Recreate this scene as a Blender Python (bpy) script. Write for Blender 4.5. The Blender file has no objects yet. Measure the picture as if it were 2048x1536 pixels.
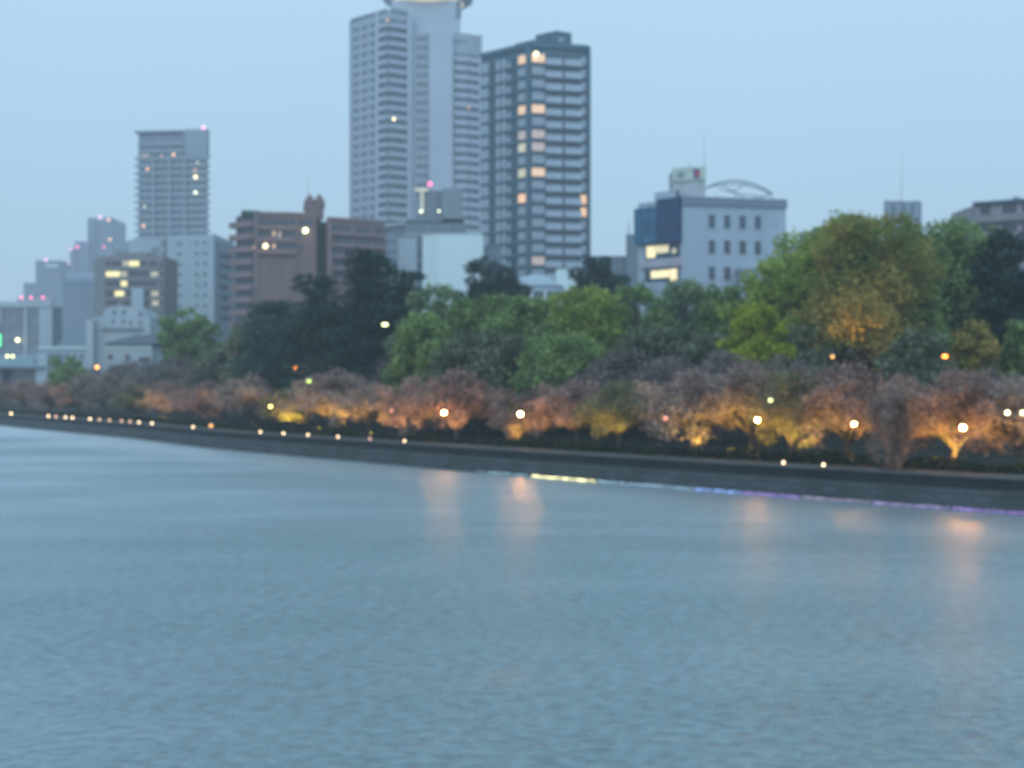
import bpy, math, random
import numpy as np
from mathutils import Vector, Matrix
R = random.Random(7)
NP = np.random.default_rng(11)
SC = bpy.context.scene
COL = SC.collection
F = 2813.0      # focal length in photo pixels (photo is 2048 wide)
H = 7.5         # camera height above the river
def P(px, py, D):
    return Vector(((px - 1024) / F * D, D, H + (768 - py) / F * D))
def X(px, D): return (px - 1024) / F * D
def Z(py, D): return H + (768 - py) / F * D
def lerp(a, b, t): return a + (b - a) * t

# ------------------------------------------------------------------ materials
MATS = {}
def _new(name):
    m = bpy.data.materials.new(name); m.use_nodes = True
    nt = m.node_tree; nt.nodes.clear()
    out = nt.nodes.new('ShaderNodeOutputMaterial')
    return m, nt, out
def mat(name, col, rough=0.8, var=0.12, scale=0.4, metallic=0.0, bump=0.0, streak=False, spec=0.3):
    if name in MATS: return MATS[name]
    m, nt, out = _new(name); N = nt.nodes; L = nt.links
    b = N.new('ShaderNodeBsdfPrincipled'); b.inputs['Roughness'].default_value = rough
    b.inputs['Metallic'].default_value = metallic
    b.inputs['Specular IOR Level'].default_value = spec
    tc = N.new('ShaderNodeTexCoord'); mp = N.new('ShaderNodeMapping')
    mp.inputs['Scale'].default_value = (1, 1, 0.15 if streak else 1)
    L.new(tc.outputs['Object'], mp.inputs['Vector'])
    n = N.new('ShaderNodeTexNoise'); n.inputs['Scale'].default_value = scale; n.inputs['Detail'].default_value = 6
    n.inputs['Roughness'].default_value = 0.65
    L.new(mp.outputs['Vector'], n.inputs['Vector'])
    r = N.new('ShaderNodeValToRGB')
    col = [c * .84 for c in col]
    lo = [max(0, c * (1 - 2 * var)) for c in col]; hi = [min(1, c * (1 + 2 * var)) for c in col]
    r.color_ramp.elements[0].position = 0.25; r.color_ramp.elements[0].color = (*lo, 1)
    r.color_ramp.elements[1].position = 0.75; r.color_ramp.elements[1].color = (*hi, 1)
    L.new(n.outputs['Fac'], r.inputs['Fac']); L.new(r.outputs['Color'], b.inputs['Base Color'])
    if bump > 0:
        bp = N.new('ShaderNodeBump'); bp.inputs['Strength'].default_value = bump
        L.new(n.outputs['Fac'], bp.inputs['Height']); L.new(bp.outputs['Normal'], b.inputs['Normal'])
    L.new(b.outputs['BSDF'], out.inputs['Surface'])
    MATS[name] = m
    return m
def emis(name, col, strength, base=(0.3, 0.3, 0.3)):
    if name in MATS: return MATS[name]
    m, nt, out = _new(name); N = nt.nodes; L = nt.links
    b = N.new('ShaderNodeBsdfPrincipled')
    b.inputs['Base Color'].default_value = (*base, 1); b.inputs['Roughness'].default_value = 0.4
    b.inputs['Emission Color'].default_value = (*col, 1)
    tc = N.new('ShaderNodeTexCoord'); n = N.new('ShaderNodeTexNoise'); n.inputs['Scale'].default_value = 1.3
    L.new(tc.outputs['Object'], n.inputs['Vector'])
    mr = N.new('ShaderNodeMapRange'); mr.inputs['To Min'].default_value = strength * 0.55; mr.inputs['To Max'].default_value = strength * 1.45
    L.new(n.outputs['Fac'], mr.inputs['Value']); L.new(mr.outputs['Result'], b.inputs['Emission Strength'])
    L.new(b.outputs['BSDF'], out.inputs['Surface'])
    MATS[name] = m
    return m
def glass(name, col, rough=0.25):
    return mat(name, col, rough=rough, var=0.35, scale=0.6, spec=0.6)
def foliage(name, dark, light, trans=0.35, scale=0.5, leafvar=0.5):
    if name in MATS: return MATS[name]
    m, nt, out = _new(name); N = nt.nodes; L = nt.links
    tc = N.new('ShaderNodeTexCoord'); oi = N.new('ShaderNodeObjectInfo')
    va = N.new('ShaderNodeVectorMath'); va.operation = 'ADD'
    L.new(tc.outputs['Object'], va.inputs[0]); L.new(oi.outputs['Location'], va.inputs[1])
    n = N.new('ShaderNodeTexNoise'); n.inputs['Scale'].default_value = scale; n.inputs['Detail'].default_value = 5
    L.new(va.outputs['Vector'], n.inputs['Vector'])
    geo = N.new('ShaderNodeNewGeometry')
    mx = N.new('ShaderNodeMath'); mx.operation = 'MULTIPLY_ADD'
    mx.inputs[1].default_value = leafvar
    L.new(geo.outputs['Random Per Island'], mx.inputs[0])
    sub = N.new('ShaderNodeMath'); sub.operation = 'SUBTRACT'; sub.inputs[1].default_value = leafvar * 0.5
    L.new(n.outputs['Fac'], sub.inputs[0]); L.new(sub.outputs[0], mx.inputs[2])
    r = N.new('ShaderNodeValToRGB')
    r.color_ramp.elements[0].position = 0.3; r.color_ramp.elements[0].color = (*dark, 1)
    r.color_ramp.elements[1].position = 0.7; r.color_ramp.elements[1].color = (*light, 1)
    L.new(mx.outputs[0], r.inputs['Fac'])
    hs = N.new('ShaderNodeHueSaturation')
    mr = N.new('ShaderNodeMapRange'); mr.inputs['To Min'].default_value = 0.8; mr.inputs['To Max'].default_value = 1.2
    L.new(oi.outputs['Random'], mr.inputs['Value']); L.new(mr.outputs['Result'], hs.inputs['Value'])
    L.new(r.outputs['Color'], hs.inputs['Color'])
    d = N.new('ShaderNodeBsdfDiffuse'); t = N.new('ShaderNodeBsdfTranslucent')
    L.new(hs.outputs['Color'], d.inputs['Color']); L.new(hs.outputs['Color'], t.inputs['Color'])
    mix = N.new('ShaderNodeMixShader'); mix.inputs[0].default_value = trans
    L.new(d.outputs[0], mix.inputs[1]); L.new(t.outputs[0], mix.inputs[2])
    L.new(mix.outputs[0], out.inputs['Surface'])
    MATS[name] = m
    return m

# ------------------------------------------------------------------ object helpers
def tag(o, label=None, cat=None, group=None, kind=None):
    if label: o['label'] = label
    if cat: o['category'] = cat
    if group: o['group'] = group
    if kind: o['kind'] = kind
    return o
def empty(name, loc, label=None, cat=None, group=None, rz=0):
    o = bpy.data.objects.new(name, None); COL.objects.link(o)
    o.location = loc; o.rotation_euler = (0, 0, rz)
    return tag(o, label, cat, group)
def meshobj(name, me, parent=None, M=None):
    o = bpy.data.objects.new(name, me); COL.objects.link(o)
    if parent is not None: o.parent = parent
    if M is not None: o.matrix_local = M
    return o
class MB:
    def __init__(s): s.v = []; s.f = []
    def box(s, x0, x1, y0, y1, z0, z1, M=None):
        k = len(s.v)
        for z in (z0, z1):
            for (x, y) in ((x0, y0), (x1, y0), (x1, y1), (x0, y1)):
                p = Vector((x, y, z)); s.v.append(M @ p if M else p)
        s.f += [tuple(k + i for i in q) for q in ((0, 3, 2, 1), (4, 5, 6, 7), (0, 1, 5, 4), (1, 2, 6, 5), (2, 3, 7, 6), (3, 0, 4, 7))]
        return s
    def prism(s, pts, z0, z1):
        k = len(s.v); n = len(pts)
        for z in (z0, z1):
            for p in pts: s.v.append(Vector((p[0], p[1], z)))
        s.f.append(tuple(k + i for i in reversed(range(n)))); s.f.append(tuple(k + n + i for i in range(n)))
        for i in range(n):
            j = (i + 1) % n; s.f.append((k + i, k + j, k + n + j, k + n + i))
        return s
    def tube(s, pts, rad, n=7):
        pts = [Vector(p) for p in pts]; k0 = len(s.v)
        if not hasattr(rad, '__len__'): rad = [rad] * len(pts)
        for i, p in enumerate(pts):
            a = pts[max(0, i - 1)]; b = pts[min(len(pts) - 1, i + 1)]
            t = (b - a).normalized()
            u = t.orthogonal().normalized(); w = t.cross(u)
            for q in range(n):
                an = 2 * math.pi * q / n
                s.v.append(p + (u * math.cos(an) + w * math.sin(an)) * rad[i])
        for i in range(len(pts) - 1):
            for q in range(n):
                a = k0 + i * n + q; b = k0 + i * n + (q + 1) % n
                s.f.append((a, b, b + n, a + n))
        s.f.append(tuple(k0 + q for q in reversed(range(n))))
        s.f.append(tuple(k0 + (len(pts) - 1) * n + q for q in range(n)))
        return s
    def lathe(s, prof, c=(0, 0, 0), n=16):
        k0 = len(s.v)
        for (r, z) in prof:
            for q in range(n):
                an = 2 * math.pi * q / n
                s.v.append(Vector((c[0] + r * math.cos(an), c[1] + r * math.sin(an), c[2] + z)))
        for i in range(len(prof) - 1):
            for q in range(n):
                a = k0 + i * n + q; b = k0 + i * n + (q + 1) % n
                s.f.append((a, b, b + n, a + n))
        s.f.append(tuple(k0 + q for q in reversed(range(n))))
        s.f.append(tuple(k0 + (len(prof) - 1) * n + q for q in range(n)))
        return s
    def sphere(s, c, r, n=12, m=8, sz=1.0):
        prof = [(max(0.001, r * math.sin(math.pi * i / m)), -r * sz * math.cos(math.pi * i / m)) for i in range(m + 1)]
        return s.lathe(prof, c, n)
    def mesh(s, name, material, smooth=False):
        me = bpy.data.meshes.new(name); me.from_pydata([tuple(v) for v in s.v], [], s.f); me.update()
        me.materials.append(material)
        if smooth: me.shade_smooth()
        return me
    def build(s, name, material, parent=None, smooth=False, label=None):
        o = meshobj(name, s.mesh(name, material, smooth), parent)
        if label: o['label'] = label
        return o
def copy_tree(o, parent=None):
    c = o.copy(); COL.objects.link(c); c.parent = parent
    for ch in list(o.children): copy_tree(ch, c)
    return c

# ------------------------------------------------------------------ buildings
BOXMESH = {}
def boxmesh(dims, material, name):
    key = (tuple(round(d, 2) for d in dims), material.name, name)
    if key not in BOXMESH:
        BOXMESH[key] = MB().box(0, dims[0], 0, dims[1], 0, dims[2]).mesh(name, material)
    return BOXMESH[key]
class Building:
    """world-placed thing: root Empty at the base, wall prisms, repeated parts"""
    def __init__(s, name, px, D, label, cat='building', group=None, gz=3.0):
        s.o = Vector((X(px, D), D, gz)); s.gz = gz
        s.root = empty(name, s.o, label, cat, group)
        s.items = {}; s.walls = {}
    def loc(s, p): return (p[0] - s.o.x, p[1] - s.o.y)
    def face(s, A, B):
        """A, B world XY, left to right seen from the river; local x along the wall, -y outwards"""
        A = Vector(A).to_2d(); B = Vector(B).to_2d(); d = (B - A).normalized()
        M = Matrix(((d.x, -d.y, 0, A.x - s.o.x), (d.y, d.x, 0, A.y - s.o.y), (0, 0, 1, -s.gz), (0, 0, 0, 1)))
        return M, (B - A).length
    def wall(s, pts, z0, z1, m, name='wall', label=None):
        b = MB().prism([s.loc(p) for p in pts], z0 - s.gz, z1 - s.gz)
        o = b.build(name, m, s.root, label=label)
        return o
    def item(s, name, M, box, m, label=None, prio=0):
        s.items.setdefault(name, []).append((prio, M, box, m, label))
    def one(s, name, M, box, m, label=None):
        u0, u1, v0, v1, z0, z1 = box
        o = meshobj(name, boxmesh((u1 - u0, v1 - v0, z1 - z0), m, name), s.root, M @ Matrix.Translation((u0, v0, z0)))
        if label: o['label'] = label
        return o
    def beacon(s, p, m, r=0.5, name='warning_light', label=None):
        b = MB().sphere((0, 0, 0), r * .78); me = b.mesh(name, m, True)
        o = meshobj(name, me, s.root, Matrix.Translation(Vector(p) - s.o))
        if label: o['label'] = label
        return o
    def mast(s, p, h, r=0.12, name='antenna', m=None):
        b = MB().tube([Vector(p) - s.o, Vector(p) - s.o + Vector((0, 0, h))], [r, r * 0.4], 6)
        b.build(name, m or M_STEEL, s.root)
    def finish(s):
        for name, L in s.items.items():
            L.sort(key=lambda t: -t[0])
            for (pr, M, box, m, label) in L[:100]: s.one(name, M, box, m, label)
            rest = L[100:]
            if rest:
                bym = {}
                for t in rest: bym.setdefault(t[3].name, []).append(t)
                b = MB(); mats = []; idx = []
                for mn, ts in bym.items():
                    mats.append(ts[0][3])
                    for (pr, M, box, m, label) in ts:
                        b.box(*box, M=M); idx += [len(mats) - 1] * 6
                me = b.mesh(name, mats[0])
                for mm in mats[1:]: me.materials.append(mm)
                me.polygons.foreach_set('material_index', idx)
                o = meshobj(name, me, s.root); o['kind'] = 'stuff'
def pt(px, D): return (X(px, D), D)
def off(A, B, depth):
    """points pushed straight back behind the wall A-B"""
    A = Vector(A); B = Vector(B); d = (B - A).normalized(); n = Vector((-d.y, d.x))
    return (A + n * depth, B + n * depth)

M_POLE = mat('dark lamp pole', (0.03, 0.03, 0.03), 0.7)
M_STEEL = mat('grey painted steel', (0.22, 0.24, 0.27), 0.5, metallic=0.4)
M_TOWER = mat('pale grey tower cladding', (0.35, 0.385, 0.44), var=0.05, scale=0.05, streak=True)
M_TOWER2 = mat('pale grey balcony front', (0.42, 0.46, 0.53), var=0.05, scale=0.08)
M_TDARK = glass('blue grey tower glass', (0.125, 0.165, 0.20))
M_SOFT = glass('hazy recess', (0.13, 0.18, 0.22))
M_DFRAME = mat('dark teal tower frame', (0.08, 0.145, 0.19), var=0.1)
M_DPANEL = mat('light grey wall panel', (0.34, 0.39, 0.44), var=0.12, scale=0.25)
M_DGLASS = glass('dark navy glass', (0.03, 0.06, 0.095))
M_MAUVE = mat('mauve balcony panel', (0.38, 0.43, 0.50), var=0.08)
M_BRICK = mat('brown tile wall', (0.20, 0.13, 0.13), var=0.12, scale=0.3, streak=True)
M_BRICK2 = mat('brown tile balcony', (0.235, 0.16, 0.16), var=0.12, scale=0.3)
M_BDARK = glass('brown building dark recess', (0.035, 0.036, 0.055))
M_WHITE = mat('white concrete', (0.37, 0.43, 0.47), var=0.07, scale=0.15, streak=True)
M_OFFICE = mat('pale lavender concrete', (0.37, 0.43, 0.50), var=0.06, scale=0.15, streak=True)
M_PALE = mat('very pale cladding', (0.66, 0.76, 0.76), var=0.03, scale=0.1, streak=True)
M_BEIGE = mat('grey beige tile', (0.23, 0.225, 0.235), var=0.08)
M_GREYB = mat('blue grey render', (0.22, 0.26, 0.31), var=0.1, streak=True)
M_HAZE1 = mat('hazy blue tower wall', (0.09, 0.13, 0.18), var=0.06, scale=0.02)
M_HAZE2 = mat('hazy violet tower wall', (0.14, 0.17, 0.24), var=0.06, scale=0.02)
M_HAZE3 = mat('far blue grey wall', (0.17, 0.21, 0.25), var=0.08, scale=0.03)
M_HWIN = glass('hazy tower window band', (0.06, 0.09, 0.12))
M_LTOW = mat('slate tower wall', (0.19, 0.235, 0.29), var=0.06, scale=0.05)
M_LTOW2 = mat('slate balcony front', (0.25, 0.30, 0.35), var=0.06, scale=0.05)
M_LDARK = glass('slate tower glass', (0.11, 0.145, 0.19))
M_ROOFD = mat('dark roof tile', (0.10, 0.12, 0.15), var=0.15)
M_BLUEG = glass('teal blue curtain glass', (0.025, 0.11, 0.20), 0.5)
M_BLUEG2 = glass('navy curtain glass', (0.006, 0.04, 0.11), 0.5)
E_WARM = emis('lit window warm', (1.0, 0.56, 0.22), 0.72)
E_DIM = emis('lit window dim', (1.0, 0.62, 0.42), 0.28)
E_YEL = emis('lit window yellow', (1.0, 0.85, 0.33), 0.75)
E_YEL2 = emis('lit window soft yellow', (1.0, 0.85, 0.40), 0.42)
E_ORG = emis('lit window orange', (1.0, 0.50, 0.16), 0.9)
E_PT = emis('bright bulb', (1.0, 0.80, 0.42), 3.2)
E_PTO = emis('bright orange bulb', (1.0, 0.46, 0.20), 2.2)
E_RED = emis('red beacon', (1.0, 0.10, 0.30), 3)
E_PINK = emis('pink beacon', (1.0, 0.38, 0.75), 2.4)
E_COOL = emis('cool bulb', (0.85, 0.95, 0.7), 2.6)

# ---- 1 the tall pale tower
def big_tower():
    B = Building('apartment_tower', 830, 475, 'tallest pale grey apartment tower with a round saucer crown cut by the top edge', 'tower')
    a = pt(702, 481); b = pt(757, 470.5); c = pt(777, 467); d = pt(818, 471.5); e = pt(905, 474); f = pt(935, 475.5); g = pt(962, 479)
    fh = 3.06
    topz = Z(30, 472)
    # main left block, right block, shaft
    q1, q2 = off(c, d, 26)
    B.wall([a, c, d, (d[0], d[1] + 26), (a[0] + 4, a[1] + 30)], 3, topz, M_TOWER)
    B.wall([(d[0] + .1, d[1] + .5), pt(905, 472.6), pt(905, 500), (d[0] + .1, 500)], 3, Z(66, 472), M_TOWER, 'wall')
    B.wall([pt(858, 471.2), pt(906, 471.8), pt(906, 480), pt(858, 480)], 3, Z(64, 472), M_TOWER2, 'stair_shaft')
    zr = Z(68, 476)
    B.wall([(pt(906, 474)), f, g, (g[0], g[1] + 24), (pt(906, 500))], 3, zr, M_TOWER)
    # crown shaft
    B.wall([pt(783, 478), pt(800, 475.6), pt(921, 476), pt(921, 498), pt(783, 498)], topz - 6, Z(-2, 476) - .5, M_TOWER2, 'crown_shaft')
    B.wall([pt(913, 475.4), pt(922.5, 475.9), pt(922.5, 478), pt(913, 478)], Z(36, 476), Z(2, 476), M_SOFT, 'shaft_panel')
    # saucer
    cx, cy = X(856, 487), 487
    b_ = MB(); zc = Z(0, 478)
    b_.lathe([(8, -1.0), (12.5, .2), (15.5, 2.0), (15.6, 4.5), (14, 5)], (cx - B.o.x, cy - B.o.y, zc - B.gz), 40)
    b_.build('crown_saucer', M_TOWER2, B.root)
    ring = MB(); ring.lathe([(8.2, -1.25), (12.3, -.35), (12.4, .1), (8.3, -1.0)], (cx - B.o.x, cy - 3 - B.o.y, zc - B.gz), 40)
    ring.build('light_ring', emis('saucer glow', (1, .9, .6), .55), B.root)
    # left wing of the roof
    # punched windows on face a-b
    M, L = B.face(a, b)
    n = int((topz - 12) / fh)
    lit = {}
    for k in range(n):
        z = topz - 2.6 - k * fh
        for j in range(3):
            u = L * (0.10 + 0.30 * j)
            B.item('window', M, (u, u + L * 0.2, -.06, .1, z - 1.5, z), M_TDARK, prio=2 - k * .01)
        B.item('floor_band', M, (L * .02, L * .93, -.14, .1, z - 2.5, z - 1.72), M_TOWER2, prio=1 - k * .01)
    # pilasters
    B.one('pilaster', M, (L - 1.0, L + .6, -.5, .2, 3, topz + .6), M_TOWER2)
    B.one('pilaster', M, (-.4, .5, -.5, .2, 3, topz + .4), M_TOWER2)
    # balcony faces b-c, c-d
    for (A_, B_, m0, m1) in ((b, c, .75, 0), (c, d, 0, 1.2)):
        M, L = B.face(A_, B_)
        for k in range(n):
            z = topz - 2.3 - k * fh
            B.item('window', M, (m0, L - m1, -.06, .1, z - 1.75, z), M_TDARK, prio=1.5 - k * .01)
            B.item('balcony', M, (m0, L - m1 + (.0 if m1 else .0), -1.1, -.07, z - 3.0, z - 1.8), M_TOWER2, prio=1 - k * .01)
    M, L = B.face(c, d)
    B.one('pilaster', M, (L - 1.1, L + .6, -.9, .2, 3, topz + .3), M_TOWER2)
    # recessed column of windows 832-858
    A_ = pt(832, 472.0); B_ = pt(857, 472.2)
    M, L = B.face(pt(819, 471.9), pt(905, 472.6))
    u0, u1 = L * .15, L * .44
    for k in range(n):
        z = Z(72, 472) - k * fh
        B.item('window', M, (u0, u1, -.05, .5, z - 1.6, z), M_TDARK, prio=1.2 - k * .01)
    # right curved balconies
    for (A_, B_, e0, e1) in ((pt(906, 474), f, .1, 0), (f, g, 0, 1.3)):
        M, L = B.face(A_, B_)
        for k in range(n - 4):
            z = Z(108, 476) - k * fh
            B.item('window', M, (e0, L - e1, -.06, .1, z - 1.3, z), M_TDARK, prio=1.3 - k * .01)
            B.item('balcony', M, (e0, L - e1, -1.0, -.07, z - 2.9, z - 1.4), M_TOWER2, prio=.9 - k * .01)
    M, L = B.face(pt(906, 474), f)
    B.one('window', M, (.4, L - .3, -.1, .1, Z(86, 475), Z(80, 475)), M_SOFT)
    M, L = B.face(f, g)
    B.one('pilaster', M, (L - 1.2, L + .1, -.7, .2, 3, zr + .2), M_TOWER2)
    B.beacon(P(788, 238, 464), E_PT, .62, 'balcony_lamp', 'bright warm light on a balcony halfway up')
    B.beacon(P(775, 40, 464), E_PTO, .38, 'balcony_lamp', 'small orange light under the roof')
    B.beacon(P(938, 215, 474), E_PTO, .3, 'balcony_lamp')
    # parapet
    for (A_, B_) in ((a, c), (c, d)):
        M, L = B.face(A_, B_)
        B.one('parapet', M, (0.6, L - .7, -.3, .3, topz - .1, topz + .9), M_LTOW)
    B.finish()
big_tower()

# ---- 2 dark framed tower
def dark_tower():
    B = Building('apartment_tower', 1065, 345, 'dark framed apartment tower with warm lit corner windows beside the tallest tower', 'tower')
    a = pt(963, 352); c = pt(1061, 340); d = pt(1176, 343.5)
    fh = 25.35 / F * 340
    top = Z(91, 340)
    q, r = off(c, d, 16)
    B.wall([a, c, d, (d[0] - 1, d[1] + 17), (a[0] + 5, a[1] + 17)], 3, top, M_DFRAME)
    n = 28
    M1, L1 = B.face(a, c); M2, L2 = B.face(c, d)
    LIT1 = {0: E_WARM, 4: E_WARM, 6: E_DIM, 7: E_YEL2, 9: E_YEL2, 11: E_ORG}
    LIT2 = {0: E_WARM, 4: E_WARM, 6: E_DIM, 7: E_DIM, 9: E_WARM, 16: E_DIM}
    for k in range(n):
        z = top - 1.9 - k * fh          # head of the storey
        # left face: panels with dark windows between
        spans = [(0.00, .10), (.10, .15), (.19, .24), (.27, .38), (.42, .57), (.64, .70), (.78, .97)]
        for i, (s0, s1) in enumerate([(.02, .16), (.31, .40), (.43, .52)]):
            m = M_DPANEL if not (k == 17 and i == 1) else E_DIM
            B.item('wall_panel', M1, (L1 * s0, L1 * s1, -.22, .1, z - 2.35, z - .05), m, prio=1 - k * .01)
        B.item('wall_panel', M1, (L1 * .55, L1 * .61, -.22, .1, z - 2.35, z - 1.0), M_DPANEL, prio=.8 - k * .01)
        B.item('window', M1, (L1 * .18, L1 * .29, -.08, .1, z - 2.2, z - .2), M_DGLASS, prio=1 - k * .01)
        B.item('window', M1, (L1 * .62, L1 * .71, -.08, .1, z - 2.0, z - .2), M_DGLASS, prio=1 - k * .01)
        lm = LIT1.get(k)
        B.item('window' if lm else 'wall_panel', M1, (L1 * .77, L1 * .93, -.25, .1, z - 2.1, z - .1), lm or M_DPANEL,
               'lit warm corner window' if lm else None, prio=3 if lm else 1 - k * .01)
        # right face
        lm = LIT2.get(k)
        B.item('window' if lm else 'wall_panel', M2, (L2 * .02, L2 * .24, -.25, .1, z - 2.05, z - .1), lm or M_DPANEL,
               'lit warm corner window' if lm else None, prio=3 if lm else 1 - k * .01)
        B.item('window', M2, (L2 * .26, L2 * .86, -.06, .1, z - 2.2, z), M_DGLASS, prio=2 - k * .01)
        for (s0, s1) in ((.25, .53), (.57, .87)):
            B.item('balcony', M2, (L2 * s0, L2 * s1, -1.25, -.1, z - 2.75, z - 1.2), M_MAUVE, prio=1.5 - k * .01)
        lm = E_ORG if k in (11, 12) else None
        B.item('window' if lm else 'wall_panel', M2, (L2 * .87, L2 * .965, -.3, .1, z - 2.3, z - .2), lm or M_DPANEL,
               'lit orange window at the right corner' if lm else None, prio=3 if lm else .9 - k * .01)
        B.item('floor_band', M1, (0, L1, -.45, .1, z - 3.0, z - 2.5), M_DFRAME, prio=1)
        B.item('floor_band', M2, (0, L2, -.42, .1, z - 3.02, z - 2.72), M_DFRAME, prio=1)
    B.one('corner_column', M2, (-1.1, -.2, -.6, .5, 3, top + .5), M_DFRAME)
    B.one('corner_column', M2, (L2 - .3, L2 + .4, -1.0, .5, 3, top + .4), M_DFRAME)
    B.one('parapet', M1, (0, L1, -.6, .2, top - .4, top + .8), M_DFRAME)
    B.one('parapet', M2, (.1, L2, -.6, .2, top - .4, top + .8), M_DFRAME)
    # raised part of the roof and penthouse
    B.wall([pt(1030, 345), pt(1066, 341), pt(1120, 343), pt(1120, 350), pt(1030, 352)], top, top + 1.6, M_DFRAME, 'roof_deck')
    B.wall([pt(1071, 346), pt(1113, 341.5), pt(1143, 344), pt(1140, 352), pt(1075, 354)], top, Z(62, 342), M_DFRAME, 'penthouse')
    M, L = B.face(pt(1113, 341.5), pt(1143, 344))
    B.one('penthouse_panel', M, (L * .15, L * .45, -.1, .1, Z(84, 342), Z(74, 342)), M_DPANEL)
    B.beacon(P(1072, 108, 337.5), E_PT, .75, 'balcony_lamp', 'brightest white light at the top corner')
    B.beacon(P(1070, 119, 338), E_PTO, .3, 'balcony_lamp')
    B.finish()
dark_tower()

# ---- 3 slate tower at the left
def left_tower():
    D = 600
    B = Building('apartment_tower', 346, D, 'slate blue apartment tower at the left with a red light on its roof corner', 'tower')
    a = pt(277, D + 3); d = pt(416, D)
    fh = 14.5 / F * D
    top = Z(272, D)
    b1, b2 = off(a, d, 26)
    B.wall([a, d, (d[0] - 6, d[1] + 26), (a[0] - 6, a[1] + 26)], 3, top, M_LTOW)
    M, L = B.face(a, d)
    B.one('roof_wall', M, (-.2, L * .66, .5, 4, top + .1, top + 1.5), M_LTOW)
    B.one('roof_slab', M, (-1.4, L * .64, -1.0, 4, top + 1.6, top + 2.6), M_LDARK)
    B.one('stair_shaft', M, (L * .665, L * .99, -.3, 3, top - 8.5, Z(258, D)), M_LTOW2)
    n = 36
    for k in range(n):
        z = top - 2.5 - k * fh
        if k >= 2:
            B.item('balcony', M, (-1.3, L + 1.0, -1.2, -.1, z - 1.3, z - .2), M_LTOW2 if k % 2 else M_LTOW2, prio=2 - k * .01)
        else:
            B.item('balcony', M, (.2, L * .66, -1.2, -.1, z - 1.3, z - .2), M_LTOW2, prio=3)
        for j in range(6):
            u = L * (.02 + j * .163)
            if k < 2 and j > 3: continue
            B.item('window', M, (u, u + L * .13, -.08, .1, z - .1, z + 1.5), M_LDARK, prio=2 - k * .01)
    for s0 in (.215, .45, .665):
        B.one('pilaster', M, (L * s0, L * s0 + .9, -1.5, .2, 3, top - 8), M_LTOW2)
    for (px, py, m, r) in ((347, 309, E_PTO, .75), (295, 338, E_PTO, .65), (391, 354, E_PT, .95), (391, 385, E_COOL, .85),
                           (287, 452, E_PTO, .7), (390, 340, E_PTO, .45), (395, 325, E_COOL, .4), (289, 413, E_COOL, .4), (323, 312, E_PTO, .35)):
        B.beacon(P(px, py, D - 2.5), m, r, 'balcony_lamp')
    M_ = P(407, 255, D - 1)
    B.beacon(M_, E_PINK, .95)
    # pale sign line
    B.one('wall_strip', M, (L * .05, L * .17, -1.35, -1.22, Z(312, D), Z(308, D)), E_DIM)
    B.finish()
left_tower()

# ---- 4 far hazy towers
def far_tower(px0, px1, py, D, label, m=M_HAZE1, depth=40, steps=(), lights=(), bands=True, mw=M_HWIN, name='office_tower', sc=3.9):
    B = Building(name, (px0 + px1) / 2, D, label, 'tower')
    a = pt(px0, D); d = pt(px1, D)
    top = Z(py, D)
    blocks = [(px0, px1, py)] + list(steps)
    for (p0, p1, y) in blocks:
        dd = 2.0 * blocks.index((p0, p1, y))
        A_, D_ = pt(p0, D - dd), pt(p1, D - dd)
        B.wall([A_, D_, (D_[0], D + depth), (A_[0], D + depth)], 3, Z(y, D), m)
        if bands:
            M, L = B.face(A_, D_)
            k = 0; z = Z(y, D) - 5
            while z > 40 and k < 60:
                B.item('window', M, (L * .08, L * .46, -.15, .1, z - sc * .45, z), mw, prio=-k)
                B.item('window', M, (L * .54, L * .92, -.15, .1, z - sc * .45, z), mw, prio=-k)
                z -= sc; k += 1
    for (x, y, mm, r) in lights: B.beacon(P(x, y, D - 14), mm, r * .72)
    B.finish()
    return B
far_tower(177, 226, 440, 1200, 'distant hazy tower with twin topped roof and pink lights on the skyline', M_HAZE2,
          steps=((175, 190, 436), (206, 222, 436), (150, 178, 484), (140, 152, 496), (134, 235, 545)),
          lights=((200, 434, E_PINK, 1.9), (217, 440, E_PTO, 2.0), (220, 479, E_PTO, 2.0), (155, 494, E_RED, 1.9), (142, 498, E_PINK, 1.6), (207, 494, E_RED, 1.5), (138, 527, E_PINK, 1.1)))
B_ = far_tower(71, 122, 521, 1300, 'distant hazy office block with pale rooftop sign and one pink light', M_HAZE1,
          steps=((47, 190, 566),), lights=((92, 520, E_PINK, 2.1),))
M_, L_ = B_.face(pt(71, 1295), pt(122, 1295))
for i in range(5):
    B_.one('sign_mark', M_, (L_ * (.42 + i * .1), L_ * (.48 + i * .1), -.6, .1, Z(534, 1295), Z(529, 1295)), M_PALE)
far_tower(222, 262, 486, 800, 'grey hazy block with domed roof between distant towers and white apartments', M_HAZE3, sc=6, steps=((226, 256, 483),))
far_tower(126, 196, 560, 820, 'wide hazy blue block behind the low riverside buildings', M_HAZE1, sc=5)

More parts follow.
